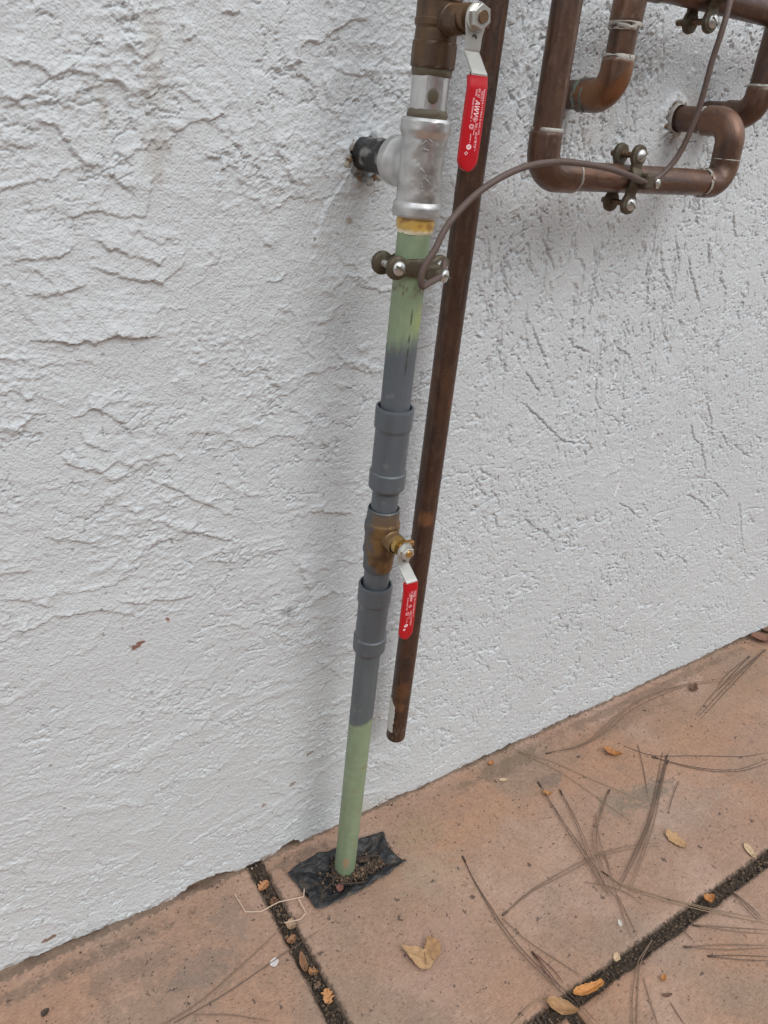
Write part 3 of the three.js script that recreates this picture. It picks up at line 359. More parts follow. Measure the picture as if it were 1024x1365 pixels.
  const hole = new THREE.TorusGeometry(.0017, .0007, 8, 14, 2.6); hole.translate(o.x - .0005, o.y - .0125, Z + .0011); mesh('stamped_mark', hole, std({ color: new THREE.Color(.05, .045, .04), roughness: .7 }), valve);
}
{
  // local z of a world z: the group stands at z = .065 and leans .0255 per metre
  const bc = (y, a) => { const k = 1 + .10 * ny3(y, a, 60, 3) + .06 * ny3(y, a, 200, 5); return mix3([.125, .075, .042], [.085, .055, .038], sst(-.3, .8, ny3(y, a, 35, 12))).map(v => v * k); };
  const up = new THREE.Group();
  const body = turn([[.9335, .014], [.9337, .0162], [.9345, .0168], [.949, .0168], [.9502, .0163], [.9508, .0156], [.957, .0155], [.9585, .0152], [.9595, .0157], [.9605, .0166], [.9640, .0168], [.9648, .0160], [.975, .0160], [.9758, .0168], [.9900, .0168], [.9915, .0156], [1.0, .0155], [1.001, .0168], [1.016, .0168], [1.0165, .014]], 56, bc, (y, a) => (y < .9495 && y > .934 ? -.0011 * (1 - Math.abs(Math.cos(a * 4))) : 0) + .0001 * ny3(y, a, 90, 3));
  const boss = turn([[.005, .0102], [.0172, .0100], [.0182, .0088], [.0190, .0096], [.027, .0093], [.0285, .0085], [.033, .0090], [.033, .001]], 40, bc); boss.rotateX(Math.PI / 2); boss.translate(0, .964, 0);
  const lug = new RoundedBoxGeometry(.006, .008, .007, 3, .0015).toNonIndexed(); lug.translate(.0125, .9635, .0385); lug.setAttribute('color', new THREE.Float32BufferAttribute(Array.from({ length: lug.attributes.position.count }, () => [.13, .06, .04]).flat(), 3));
  const v = mesh('ball_valve', mergeGeometries([body, boss, lug]), M.brass, riser); v.userData.label = 'dark tarnished brass ball valve at the top of the riser with a red lever';
  lever(v, { big: true, x: 0, y: .9655, z: .0455, y1: .9445, y2: .9315, z2: .0635, x2: -.0055, yEnd: .8705, w0: .0088, w1: .0066, wg: .0088, nr: .0078, lean: .0 });
  mesh('supply_pipe', turn([[1.014, .0143], [1.6, .0143]], 40, (y, a) => [.2, .19, .17]), M.paint, riser);
  // lower valve: brass with grey overspray at both ends
  const lc = (y, a) => { const k = 1 + .12 * ny3(y, a, 80, 3) + .08 * ny3(y, a, 250, 5); let c = mix3([.20, .118, .05], [.125, .075, .042], sst(-.3, .7, ny3(y, a, 50, 12))).map(v => v * k); const aa = Math.cos(a - .35);
    c = mix3(c, GREY, .9 * sst(-.004, .003, y - .5545 + .002 * n2(a * 3, y * 200))); c = mix3(c, [.17, .13, .10], .8 * sst(.5435, .546, y) * sst(.5565, .5535, y)); c = mix3(c, GREY, sst(.2, -.5, aa + .5 * n2(a * 4, y * 90)) * .9); c = mix3(c, GREY, .9 * sst(.004, -.003, y - .4865 - .009 * sst(.9, .1, aa) + .0015 * n2(a * 5, y * 200)));
    const dr = sst(.25, .45, n2(a * 7 + 3, y * 160) - 4 * Math.abs(aa - .9)); return mix3(c, [.45, .30, .13], .5 * dr); };
  const lb = turn([[.4855, .0135], [.4857, .0147], [.487, .0153], [.4955, .0156], [.5055, .0160], [.5065, .0170], [.5105, .0173], [.5125, .0168], [.516, .01645], [.5285, .0165], [.5305, .0176], [.535, .0179], [.5405, .0178], [.5425, .0172], [.5435, .0165], [.5462, .0163], [.5565, .0160], [.5575, .0150], [.556, .0138]], 64, lc, (y, a) => .00018 * ny3(y, a, 120, 3));
  const lboss = turn([[.005, .0104], [.0178, .0101], [.0192, .0090], [.0202, .0102], [.0255, .0099], [.0275, .009]], 44, (y, a) => [.19, .115, .052].map(v => v * (1 + .1 * ny3(y, a, 90, 3)))); lboss.rotateX(Math.PI / 2); lboss.translate(.001, .5285, 0);
  const ll = new RoundedBoxGeometry(.010, .006, .006, 3, .0015).toNonIndexed(); ll.translate(.0135, .529, .030); ll.setAttribute('color', new THREE.Float32BufferAttribute(Array.from({ length: ll.attributes.position.count }, () => [.30, .16, .06]).flat(), 3));
  const w = mesh('ball_valve', mergeGeometries([lb, lboss, ll]), M.brass, riser); w.userData.label = 'small brass ball valve half covered in grey paint between the two grey couplings';
  lever(w, { big: false, x: .0015, y: .5295, z: .0405, y1: .514, y2: .5055, z2: .0595, x2: -.0005, yEnd: .4365, w0: .0082, w1: .0064, wg: .0084, nr: .0066, lean: -.02 });
}

// ---------------------------------------------------------------- brown discharge pipe with an open end
const CU = [.112, .061, .041];
function cuCol(seed, dark = 1) { return (p, s, a) => { const q = n2(s * 9 + seed, Math.cos(a) * 1.2 + seed) + .6 * n2(s * 40, a + seed), st = n2(Math.cos(a) * 22 + s * 1.5, Math.sin(a) * 22 + s * 5 + seed); let c = mix3(CU, [.165, .082, .049], sst(-.1, .8, q)); c = mix3(c, [.085, .056, .05], sst(-.0, .8, n2(s * 13 + seed * 3, a * .7 + 3))); c = mix3(c, [.055, .040, .034], .35 * sst(.15, .6, n2(s * 34 + seed, a * 1.6 + seed * 2) + .5 * n2(s * 140, a * 6))); c = mix3(c, [.20, .125, .085], .45 * sst(.3, .5, n2(s * 60 + seed, a * 3) + .5 * n2(s * 220, a * 9))); const k = dark * .88 * (1 + .07 * st + .08 * n2(s * 160, a * 9)); return c.map(v => v * k); }; }
{
  const g = thing('discharge_pipe', 'long dark brown copper pipe hanging open ended behind the red levers', 'pipe', [.4578, .184, .042]);
  const a = V3(0, 0, 0), b = V3(.0105, .90, .002), R = .0124, base = cuCol(3, .80);
  const col = (p, s, an, L) => { let c = base(p, s, an); for (const [y, e, w, k] of [[.33, .05, .012, .6], [.087, .1, .018, .35], [.06, -.15, .010, .4]]) { const d = ((s - y) / w) ** 2 + ((Math.cos(an + .62 - e) - 1) * 3.2) ** 2; c = mix3(c, [.30, .135, .06], k * sst(.9, .1, d + .5 * n2(s * 150, an * 6))); } c = mix3(c, [.3, .25, .22], .6 * sst(.25, .5, n2(s * 210, an * 5 + 8) - Math.abs(s - .02) * 25)); return c; };
  const tube = sweep(seg(a, b, .002), (s) => R - .0008 * sst(.002, 0, s), 44, col, false), inner = sweep(seg(b.clone().multiplyScalar(.04), a, .002), R - .0013, 44, () => [.05, .035, .03], false);
  const lip = sweep([a.clone(), a.clone().addScaledVector(b, -.00004)], (s) => s > 0 ? R - .0013 : R - .0008, 44, () => [.2, .11, .07], false);
  mesh('pipe', mergeGeometries([tube, inner, lip]), M.copper, g);
  const st = []; // remnant of a white label wrapped on the wall side
  const P = [], I = [], N = 16, H = 26; for (let j = 0; j <= H; j++) for (let i = 0; i <= N; i++) { const y = .016 + .053 * j / H, an = 2.5 + 1.15 * (i / N) * (1 - .12 * n2(j * .4, 4)) - .5 * sst(.75, 1, j / H) * i / N, r = R + .0005; P.push(Math.cos(an) * r + .0105 * y / .9, y, -Math.sin(an) * r); }
  for (let j = 0; j < H; j++) for (let i = 0; i < N; i++) { const q = j * (N + 1) + i; I.push(q, q + 1, q + N + 2, q, q + N + 2, q + N + 1); }
  const sg = new THREE.BufferGeometry(); sg.setAttribute('position', new THREE.Float32BufferAttribute(P, 3)); sg.setIndex(I); sg.computeVertexNormals(); mesh('sticker', sg, std({ color: new THREE.Color(.62, .61, .58), roughness: .5, side: THREE.DoubleSide }), g);
}

// ---------------------------------------------------------------- copper pipework on the right
const cr = .0129, cf = .0147;
function fit(pts, r = cf) { return (s, a, L) => r - (r - cr) * .6 * (sst(.0012, 0, s) + sst(L - .0012, L, s)); }
function solderBand(c, dir, r, w, seed) { const d = V3(...dir).normalize().multiplyScalar(w / 2), C = V3(...c); return sweep(seg(C.clone().sub(d), C.clone().add(d), .0008), (s, a, L) => r + .0009 * Math.sqrt(Math.max(0, 1 - (2 * s / L - 1) ** 2)) + .0005 * n2(a * 2.2 + seed, s * 300 + seed) - .0009 * sst(.1, .5, n2(a * 1.5 + seed * 3, seed)), 36, null, false); }
const fitCol = (seed, tint) => { const b = cuCol(seed, 1.2); return (p, s, a, L) => { let c = b(p, s, a); if (tint) c = mix3(c, tint, .75 * sst(-.3, .5, n2(s * 30 + seed, a) + .6 - Math.abs(s / L - .55) * 2)); const e = Math.min(s, L - s); return mix3(c, [.24, .21, .17], .6 * sst(.1, .6, n2(s * 200 + seed, a * 3) + .6 * sst(.008, 0, e) - .42)); }; };
{
  const g = thing('copper_pipe_loop', 'brown copper pipe dropping in front, turning level and looping back into the wall', 'pipe', [.5225, .8635, .07]); const o = V3(.5225, .8635, .07), L = (x, y, z) => V3(x, y, z).sub(o);
  const c1 = L(.5245, .8635, .07), c2 = L(.7905, .8635, .07), c3 = L(.7865, .9225, .07), w = L(.7755, .9225, -.02);
  mesh('drop_pipe', sweep(seg(L(.5235, .893, .07), L(.520, 1.6, .07), .003), cr, 40, cuCol(11, 1.15), false), M.copper, g);
  mesh('elbow', sweep(bend(L(.5237, .8990, .07), c1, L(.5655, .8635, .07), .021), fit(), 40, fitCol(21)), M.copper, g);
  mesh('level_pipe', sweep(seg(L(.560, .8635, .07), L(.765, .8635, .07)), cr, 40, cuCol(31, 1.3), false), M.copper, g);
  mesh('elbow', sweep(bend(L(.7590, .8635, .07), c2, L(.7890, .8895, .07), .020), fit(), 40, fitCol(41)), M.copper, g);
  mesh('elbow', sweep(bend(L(.7888, .8855, .07), c3, L(.7855, .9225, .036), .020), fit(), 40, fitCol(51, [.21, .11, .07])), M.copper, g);
  mesh('wall_pipe', sweep(seg(L(.7853, .9225, .04), w), cr, 40, cuCol(61, 1.2), false), M.copper, g);
  const S = [[[.5237, .8995, .07], [0, 1, 0], .004, 1], [[.566, .8635, .07], [1, 0, 0], .0025, 2], [[.7585, .8635, .07], [1, 0, 0], .003, 3], [[.7888, .8875, .07], [0, 1, 0], .002, 4], [[.7855, .9225, .0355], [0, 0, 1], .004, 5], [[.776, .9225, .004], [0, 0, 1], .010, 6]];
  for (const [c, d, wd, s] of S) mesh('solder_ring', sweep(solderPts(c, d, wd, o), (q, a, Ln) => cr + .0009 + .0012 * Math.sqrt(Math.max(0, 1 - (2 * q / Ln - 1) ** 2)) * (1 + .6 * n2(a * 2 + s, s)) - .0022 * sst(.0, .45, n2(a * 1.3 + s * 5, s * 2.7)) * (.35 + .65 * (s % 2)), 40, null, false), M.solder, g);
}
function solderPts(c, d, w, o) { const D = V3(...d).normalize().multiplyScalar(w), C = V3(...c).sub(o); return seg(C.clone().addScaledVector(D, -.5), C.clone().addScaledVector(D, .5), .0006); }
{
  const o = V3(.607, .932, 0), L = (x, y, z) => V3(x, y, z).sub(o); const g = thing('copper_manifold', 'brown copper pipes joined overhead, two short drops turning back into the wall', 'pipe', [.607, .932, 0]);
  const bz = .06;
  mesh('wall_pipe', sweep(seg(L(.607, .932, -.02), L(.607, .932, .03)), cr, 40, cuCol(71), false), M.copper, g);
  mesh('elbow', sweep(bend(L(.607, .932, .022), L(.607, .932, bz), L(.607, .963, bz), .021), fit(), 40, fitCol(81, [.26, .115, .045])), M.copper, g);
  mesh('riser', sweep(seg(L(.607, .958, bz), L(.607, .995, bz)), cr - .0003, 40, cuCol(91), false), M.copper, g);
  mesh('elbow', sweep(bend(L(.607, .989, bz), L(.607, 1.0235, bz), L(.645, 1.0235, bz), .021), fit(), 40, fitCol(101)), M.copper, g);
  mesh('level_pipe', sweep(seg(L(.64, 1.0235, bz), L(1.6, 1.0235, bz), .004), cr, 40, cuCol(111, 1.05), false), M.copper, g);
  mesh('drop_pipe', sweep(seg(L(.832, .953, bz), L(.832, 1.0235, bz)), cr, 40, cuCol(121), false), M.copper, g);
  mesh('elbow', sweep(bend(L(.832, .9585, bz), L(.832, .931, bz), L(.832, .931, .025), .021), fit(), 40, fitCol(131)), M.copper, g);
  mesh('wall_pipe', sweep(seg(L(.832, .931, .03), L(.832, .931, -.02)), cr, 40, cuCol(141), false), M.copper, g);
  const green = std({ color: new THREE.Color(.17, .20, .165), roughness: .7, metalness: .1 });
  const S = [[[.607, .9625, bz], [0, 1, 0], .006, 3], [[.607, .9875, bz], [0, 1, 0], .008, 7], [[.832, .959, bz], [0, 1, 0], .003, 9], [[.607, .932, .024], [0, 0, 1], .006, 11, 1], [[.607, .932, .034], [0, 0, 1], .003, 13, 1]];
  for (const [c, d, wd, s, gr] of S) mesh('solder_ring', sweep(solderPts(c, d, wd, o), (q, a, Ln) => cr + (gr ? .0012 : .0007) + .0012 * Math.sqrt(Math.max(0, 1 - (2 * q / Ln - 1) ** 2)) * (1 + .6 * n2(a * 2 + s, s)) - .0026 * sst(.0, .4, n2(a * 1.3 + s * 5, q * 260 + s * 2.7)), 40, null, false), gr ? green : M.solder, g);
}

// ---------------------------------------------------------------- bronze ground clamps and their wire
function jaw(front) { // two ears joined by a saddle over the pipe; pipe runs along local y
  const pos = [], idx = [], clr = [], n = 44, S = 16, X = .0313;
  for (let i = 0; i <= n; i++) { const x = -X + 2 * X * i / n, ax = Math.abs(x), ear = Math.sqrt(Math.max(0, .0098 ** 2 - (ax - .0215) ** 2)), h = Math.max(.0006, ax > .0215 ? ear : Math.max(ear, mix(.0074, .0060, sst(.004, .016, ax)))), R = .0152, zc = ax < R ? Math.max(.0112, Math.sqrt(R * R - x * x)) : .0112, t = .0030 * (h < .002 ? .5 : 1);
    for (let k = 0; k < S; k++) { const a = k / S * Math.PI * 2, e = v => Math.sign(v) * Math.pow(Math.abs(v), .5), y = e(Math.cos(a)) * h, z = zc + e(Math.sin(a)) * t; pos.push(x, y, front ? z : -z); const q = 1 + .25 * n2(x * 300, y * 300 + (front ? 3 : 9)), gr = sst(.1, .6, n2(x * 160 + 7, y * 160)); clr.push(mix(.098, .13, gr) * q, mix(.077, .115, gr) * q, mix(.05, .085, gr) * q); } }
  for (let i = 0; i < n; i++) for (let k = 0; k < S; k++) { const a = i * S + k, b = i * S + (k + 1) % S; front ? idx.push(a, b, a + S, b, b + S, a + S) : idx.push(a, a + S, b, b, a + S, b + S); }
  for (const [i, f] of [[0, !front], [n, front]]) { const c = pos.length / 3; pos.push(i ? X : -X, 0, (front ? 1 : -1) * .0112); clr.push(.09, .07, .045); for (let k = 0; k < S; k++) { const a = i * S + k, b = i * S + (k + 1) % S; f ? idx.push(c, a, b) : idx.push(c, b, a); } }
  const g = new THREE.BufferGeometry(); g.setAttribute('position', new THREE.Float32BufferAttribute(pos, 3)); g.setAttribute('color', new THREE.Float32BufferAttribute(clr, 3)); g.setAttribute('uv', new THREE.Float32BufferAttribute(pos.flatMap((v, i) => i % 3 === 2 ? [] : [v * 30]), 2)); g.setIndex(idx); return toCreasedNormals(g, .8);
}
const jawF = jaw(true), jawB = jaw(false);
function screwHead(r, h) { // slotted round head facing +z
  const pts = []; for (let i = 0; i <= 8; i++) { const t = i / 8 * Math.PI / 2; pts.push(new THREE.Vector2(Math.cos(t) * r, .0008 + h * Math.sin(t))); } pts.unshift(new THREE.Vector2(r, 0)); const g = new THREE.LatheGeometry(pts, 28); g.rotateX(Math.PI / 2); return g; }
function clamp(label, pos, rot, set, rodLen, heads) {
  const g = thing('ground_clamp', label, 'clamp', pos, null); g.rotation.z = rot;
  mesh('front_jaw', jawF, M.bronze, g); mesh('back_jaw', jawB, M.bronze, g);
  for (const s of [-1, 1]) {
    const rod = sweep(seg(V3(s * .0215, 0, -rodLen), V3(s * .0215, 0, .013), .0006), (q) => .0028 + .00018 * Math.sin(q * 6000), 14, null);
    const b = mesh('bolt', clean([rod]), std({ color: new THREE.Color(...(heads ? [.42, .41, .38] : [.16, .10, .06])), metalness: .6, roughness: .4 }), g);
    const hd = screwHead(.0060, .0036); hd.translate(s * .0215, 0, .0138); const h = mesh('head', hd, M.zinc, b);
    const slot = new THREE.BoxGeometry(.0105, .0011, .0012); slot.rotateZ(s * .6 + rot); slot.translate(s * .0215, 0, .0176); mesh('slot', slot, M.dope, b);
  }
  if (set) {
    const [sx, sy, sz, dx, dy, dz] = set;
    const hub = new RoundedBoxGeometry(.0145, .0125, .0115, 4, .003).toNonIndexed(); hub.translate(sx * .45, sy * .45, .0205); hub.setAttribute('color', new THREE.Float32BufferAttribute(new Float32Array(hub.attributes.position.count * 3).map((v, i) => [.10, .08, .052][i % 3]), 3));
    const arm = sweep(seg(V3(sx * .5, sy * .5, .0195), V3(sx, sy, sz - .002), .002), .0052, 18, () => [.10, .08, .052]); mesh('wire_hub', mergeGeometries([hub, arm]), M.bronze, g);
    const q = new THREE.Quaternion().setFromUnitVectors(V3(0, 0, 1), V3(dx, dy, dz).normalize()), hd = screwHead(.0056, .0026), sh2 = new THREE.CylinderGeometry(.0033, .0033, .009, 18); sh2.rotateX(Math.PI / 2); sh2.translate(0, 0, -.004); const sl = new THREE.BoxGeometry(.0095, .0012, .0016); sl.translate(0, 0, .003); sl.rotateZ(-.3);
    for (const x of [hd, sh2, sl]) { x.applyQuaternion(q); x.translate(sx, sy, sz); } const m = mesh('set_screw', clean([hd, sh2]), M.zinc, g); mesh('slot', sl, M.dope, m);
  }
  return g;
}
clamp('tarnished bronze ground clamp bolted round the green pipe below the tee', [.38, .7905, .0853], 0, [.0145, -.004, .0285, .55, -.1, 1], .026, true);
clamp('bronze ground clamp bolted upright round the level copper pipe', [.635, .8635, .072], Math.PI / 2, [0, -.0195, .024, .2, -.5, 1], .022, false);
clamp('bronze ground clamp on the topmost copper pipe, cut by the photo edge', [.705, 1.0235, .062], Math.PI / 2, [0, -.004, .024, .2, .2, 1], .026, false);
{
  const W = [[.4005, .7955, .104], [.3935, .788, .112], [.3820, .7845, .118], [.3745, .783, .1205], [.3685, .7805, .1215], [.3655, .7835, .1222], [.3655, .791, .1222], [.3695, .800, .1222], [.3755, .808, .1220], [.3844, .8226, .12], [.3953, .8341, .118], [.4197, .852, .115], [.4587, .8691, .112], [.5031, .8762, .108], [.5617, .8747, .105], [.6050, .8690, .101], [.630, .8645, .0965], [.640, .8635, .095], [.652, .867, .0965], [.664, .877, .098], [.6727, .8905, .1], [.6804, .9257, .103], [.6834, .9686, .103], [.6873, .9982, .103], [.694, 1.019, .097], [.70, 1.0245, .087], [.712, 1.05, .085], [.72, 1.15, .085], [.7, 1.4, .07]].map(p => V3(...p));
  const c = new THREE.CatmullRomCurve3(W, false, 'centripetal'); const m = mesh('bonding_wire', sweep(c.getPoints(420), (s, a) => .0027 + .0001 * n2(s * 120, a), 18, null), M.wire); tag(m, 'brown insulated wire sagging between the bronze clamps and rising past the copper pipes', 'wire');
}

// ---------------------------------------------------------------- black plastic round the foot of the riser
{
  const out = [[.3078, .0377], [.328, .0325], [.3486, .0298], [.366, .0315], [.3828, .034], [.401, .0345], [.419, .0366], [.437, .040], [.4552, .0441], [.4505, .058], [.4473, .0717], [.451, .085], [.4576, .0985], [.433, .1025], [.4081, .1035], [.381, .106], [.3531, .1055], [.3178, .1012], [.318, .086], [.3156, .0731], [.312, .055]].map(p => V3(p[0], 0, p[1]));
  const ring = []; const cc = new THREE.CatmullRomCurve3(out, true, 'catmullrom', .15).getPoints(120).slice(0, 120).map((p, k) => V3(p.x + .0018 * n2(k * .23, 4) + .0008 * n2(k * .9, 8), 0, p.z + .0014 * n2(k * .23, 14) + .0008 * n2(k * .9, 18))), cx = .38, cz = .067, NR = 26, pos = [], idx = [], uv = [];
  for (let r = 0; r <= NR; r++) { const t = mix(.2, 1, r / NR); cc.forEach((p) => { const x = mix(cx, p.x, t), z = mix(cz, p.z, t), an = Math.atan2(z - cz, x - cx); const wr = .0020 * n2(an * 4.5, t * 2) * t + .0012 * n2(x * 120 + 4, z * 120) + .0028 * Math.pow(1 - Math.abs(n2(x * 38 + z * 50, z * 34 - x * 12)), 4) + .0016 * Math.pow(1 - Math.abs(n2(x * 80 - z * 60, z * 70)), 4); let y = .0042 * sst(.55, .95, t) - .0055 * sst(.75, .25, t) + wr; if (r === NR) y -= .0012; y = Math.max(y, t > .93 ? .0016 : -9); pos.push(x, y, z); uv.push(x * 10, z * 10); }); }
  for (let r = 0; r < NR; r++) for (let k = 0; k < 120; k++) { const a = r * 120 + k, b = r * 120 + (k + 1) % 120; idx.push(a, b, a + 120, b, b + 120, a + 120); }
  const g = new THREE.BufferGeometry(); g.setAttribute('position', new THREE.Float32BufferAttribute(pos, 3)); g.setAttribute('uv', new THREE.Float32BufferAttribute(uv, 2)); g.setIndex(idx); g.computeVertexNormals();
  const pc = []; for (let i = 0; i < pos.length; i += 3) { const x = pos[i], z = pos[i + 2], q = fbm(x * 70, z * 70, 3) + .5 * n2(x * 400, z * 400); pc.push(...mix3([.016, .016, .018], [.085, .068, .05], sst(.15, .55, q) * .75)); } g.setAttribute('color', new THREE.Float32BufferAttribute(pc, 3));
  const m = mesh('plastic_sheet', g, std({ vertexColors: true, roughness: .4, side: THREE.DoubleSide, bumpMap: paveGrain, bumpScale: .0008 })); tag(m, 'torn black plastic sheet lying round the foot of the green pipe', 'plastic sheet');
}

// ---------------------------------------------------------------- soil, crumbs and litter
function crumbs(name, list, col, seed, parent) { // many small irregular grains as one mass
  const r = rng(seed), base = new THREE.IcosahedronGeometry(1, 0), m = new THREE.InstancedMesh(base, std({ roughness: .95 }), list.length), D = new THREE.Object3D(), C = new THREE.Color();
  list.forEach(([x, y, z, s], i) => { D.position.set(x, y, z); D.rotation.set(r() * 6, r() * 6, r() * 6); D.scale.set(s * (.6 + r()), s * (.4 + .6 * r()), s * (.6 + r())); D.updateMatrix(); m.setMatrixAt(i, D.matrix); const c = col[Math.floor(r() * col.length)], k = .7 + .6 * r(); m.setColorAt(i, C.setRGB(c[0] * k, c[1] * k, c[2] * k)); });
  m.name = numbered(name); m.userData.kind = 'stuff'; sh(m); (parent || scene).add(m); return m;
}
const SOIL = [[.07, .05, .036], [.10, .07, .048], [.035, .027, .021], [.14, .095, .062]];
{
  const bed = (x0, x1, z0, z1) => { const nx = Math.ceil((x1 - x0) / .003), nz = Math.ceil((z1 - z0) / .003), g = new THREE.PlaneGeometry(x1 - x0, z1 - z0, nx, nz); g.rotateX(-Math.PI / 2); g.translate((x0 + x1) / 2, 0, (z0 + z1) / 2); const p = g.attributes.position; for (let i = 0; i < p.count; i++) { const x = p.getX(i), z = p.getZ(i); p.setY(i, mix(-.0065, -.0025, sst(.024, .006, z) * sst(-.2, .4, n2(x * 70, z * 70) + .5)) + .0032 * fbm(x * 60, z * 60, 4)); } g.computeVertexNormals(); return g; };
  const g = mergeGeometries([bed(.2665, .2895, -.01, .335), bed(-.6, 1.7, .330, .362), bed(.5, .534, .362, .7)]);
  const s = mesh('joint_soil', g, std({ color: new THREE.Color(.095, .066, .045), roughness: .97, bumpMap: paveGrain, bumpScale: .003 })); s.userData.kind = 'stuff'; s.userData.label = 'dark soil packed in the pavement joints'; s.userData.category = 'soil';
  const r = rng(12), L = []; for (let i = 0; i < 900; i++) L.push([.278 + (r() + r() - 1) * .011, -.0052 + r() * .004, .005 + r() * .33, .0007 + r() * r() * .0018]); for (let i = 0; i < 3000; i++) L.push([-.1 + r() * 1.4, -.0052 + r() * .004, .346 + (r() + r() - 1) * .0115, .0007 + r() * r() * .0016]); for (let i = 0; i < 400; i++) L.push([.517 + (r() + r() - 1) * .011, -.0052 + r() * .004, .36 + r() * .3, .0007 + r() * r() * .0018]);
  tag(crumbs('soil_crumbs', L, [...SOIL, [.12, .08, .05]], 4), 'dark crumbs of soil lying along the pavement joints', 'soil');
  const G = []; for (let i = 0; i < 700; i++) { const x = -.05 + r() * 1.3, z = .004 + r() * r() * .5; G.push([x, paveY(x, z) + .0004, z, .0004 + r() * r() * .0009]); } for (let i = 0; i < 500; i++) { const x = -.05 + r() * 1.5; G.push([x, .0006, .003 + r() * r() * .012, .0005 + r() * r() * .0012]); }
  tag(crumbs('grit', G, [[.06, .04, .03], [.09, .055, .035], [.3, .24, .19], [.035, .025, .02], [.2, .1, .05]], 9), 'fine grit scattered over the terracotta pavement', 'grit');
  const S = []; for (let i = 0; i < 700; i++) { const a = r() * 6.28, q = .017 + .045 * r() * r(), x = .392 + Math.cos(a) * q * 1.2, z = .076 + Math.sin(a) * q * .6; S.push([x, .001 + r() * .002, z, .0006 + r() * r() * .0018]); } for (let i = 0; i < 260; i++) S.push([.385 + r() * .045, .002 + r() * .003, .075 + r() * .014, .0008 + r() * r() * .002]); for (let i = 0; i < 250; i++) { const a = r() * 6.28; S.push([.38 + Math.cos(a) * .0165, -.002 + r() * .004, .066 + Math.sin(a) * .0165, .001 + r() * .0018]); }
  tag(crumbs('plastic_soil', S, [...SOIL, [.10, .055, .035], [.16, .10, .06]], 15), 'brown soil spilled on the black plastic at the pipe foot', 'soil');
}
// dry leaf: half widths along a midrib, folded and curled
function leafGeo(len, wid, o) {
  const NU = 22, NV = 10, pos = [], uv = [], clr = [], idx = [], r = o.seed || 1;
  for (let i = 0; i <= NU; i++) for (let j = -NV; j <= NV; j++) {
    const u = i / NU, v = j / NV, w = wid * .5 * Math.pow(Math.max(0, Math.sin(Math.PI * Math.pow(u, o.pk || .8))), o.pw || .8) * (1 + (o.jag || 0) * (n2(u * 7 + r, Math.sign(v) * 3 + r) + .6 * n2(u * 17 + r, Math.sign(v) * 5))) + .0003;
    const x = (u - .5) * len, z = v * w * (v > 0 ? (o.asym || 1) : 1), y = (o.fold || 0) * Math.abs(z) + (o.curl || 0) * (u - .5) ** 2 * len * 4 + (o.roll || 0) * z * z / wid * 4 + .06 * wid * n2(u * 5 + r, v * 2 + r) + .05 * wid * n2(u * 12 + r, v * 5) - .03 * wid * Math.abs(Math.sin((u * 8 + Math.abs(v) * 1.6) * Math.PI)) * .6;
    pos.push(x, y, z); uv.push(u, v); const k = 1 + .22 * n2(u * 6 + r, v * 3) + .14 * n2(u * 25, v * 14 + r), rib = Math.abs(v) < .09 || Math.abs(Math.sin((u * 8 + Math.abs(v) * 1.6) * Math.PI)) < .09 ? .78 : 1; clr.push(...o.col.map(c => c * k * rib));
  }
  const W = 2 * NV + 1; for (let i = 0; i < NU; i++) for (let j = 0; j < W - 1; j++) { const a = i * W + j; idx.push(a, a + 1, a + W + 1, a, a + W + 1, a + W); }
  const g = new THREE.BufferGeometry(); g.setAttribute('position', new THREE.Float32BufferAttribute(pos, 3)); g.setAttribute('uv', new THREE.Float32BufferAttribute(uv, 2)); g.setAttribute('color', new THREE.Float32BufferAttribute(clr, 3)); g.setIndex(idx); g.computeVertexNormals(); return g;
}
const leafMat = VC({ roughness: .62, side: THREE.DoubleSide });
function leaf(name, cat, label, x, z, yaw, len, wid, o) {
  const g = leafGeo(len, wid, o); g.rotateZ(o.tilt || 0); g.rotateX(o.bank || 0); g.rotateY(yaw); g.computeBoundingBox(); const m = mesh(name, g, leafMat); m.position.set(x, (o.y ?? paveY(x, z) + .0004) - g.boundingBox.min.y, z); return tag(m, label, cat);
}
const TAN = [.36, .20, .09], ORG = [.40, .165, .045], PALE = [.52, .37, .22], BRN = [.13, .065, .035];
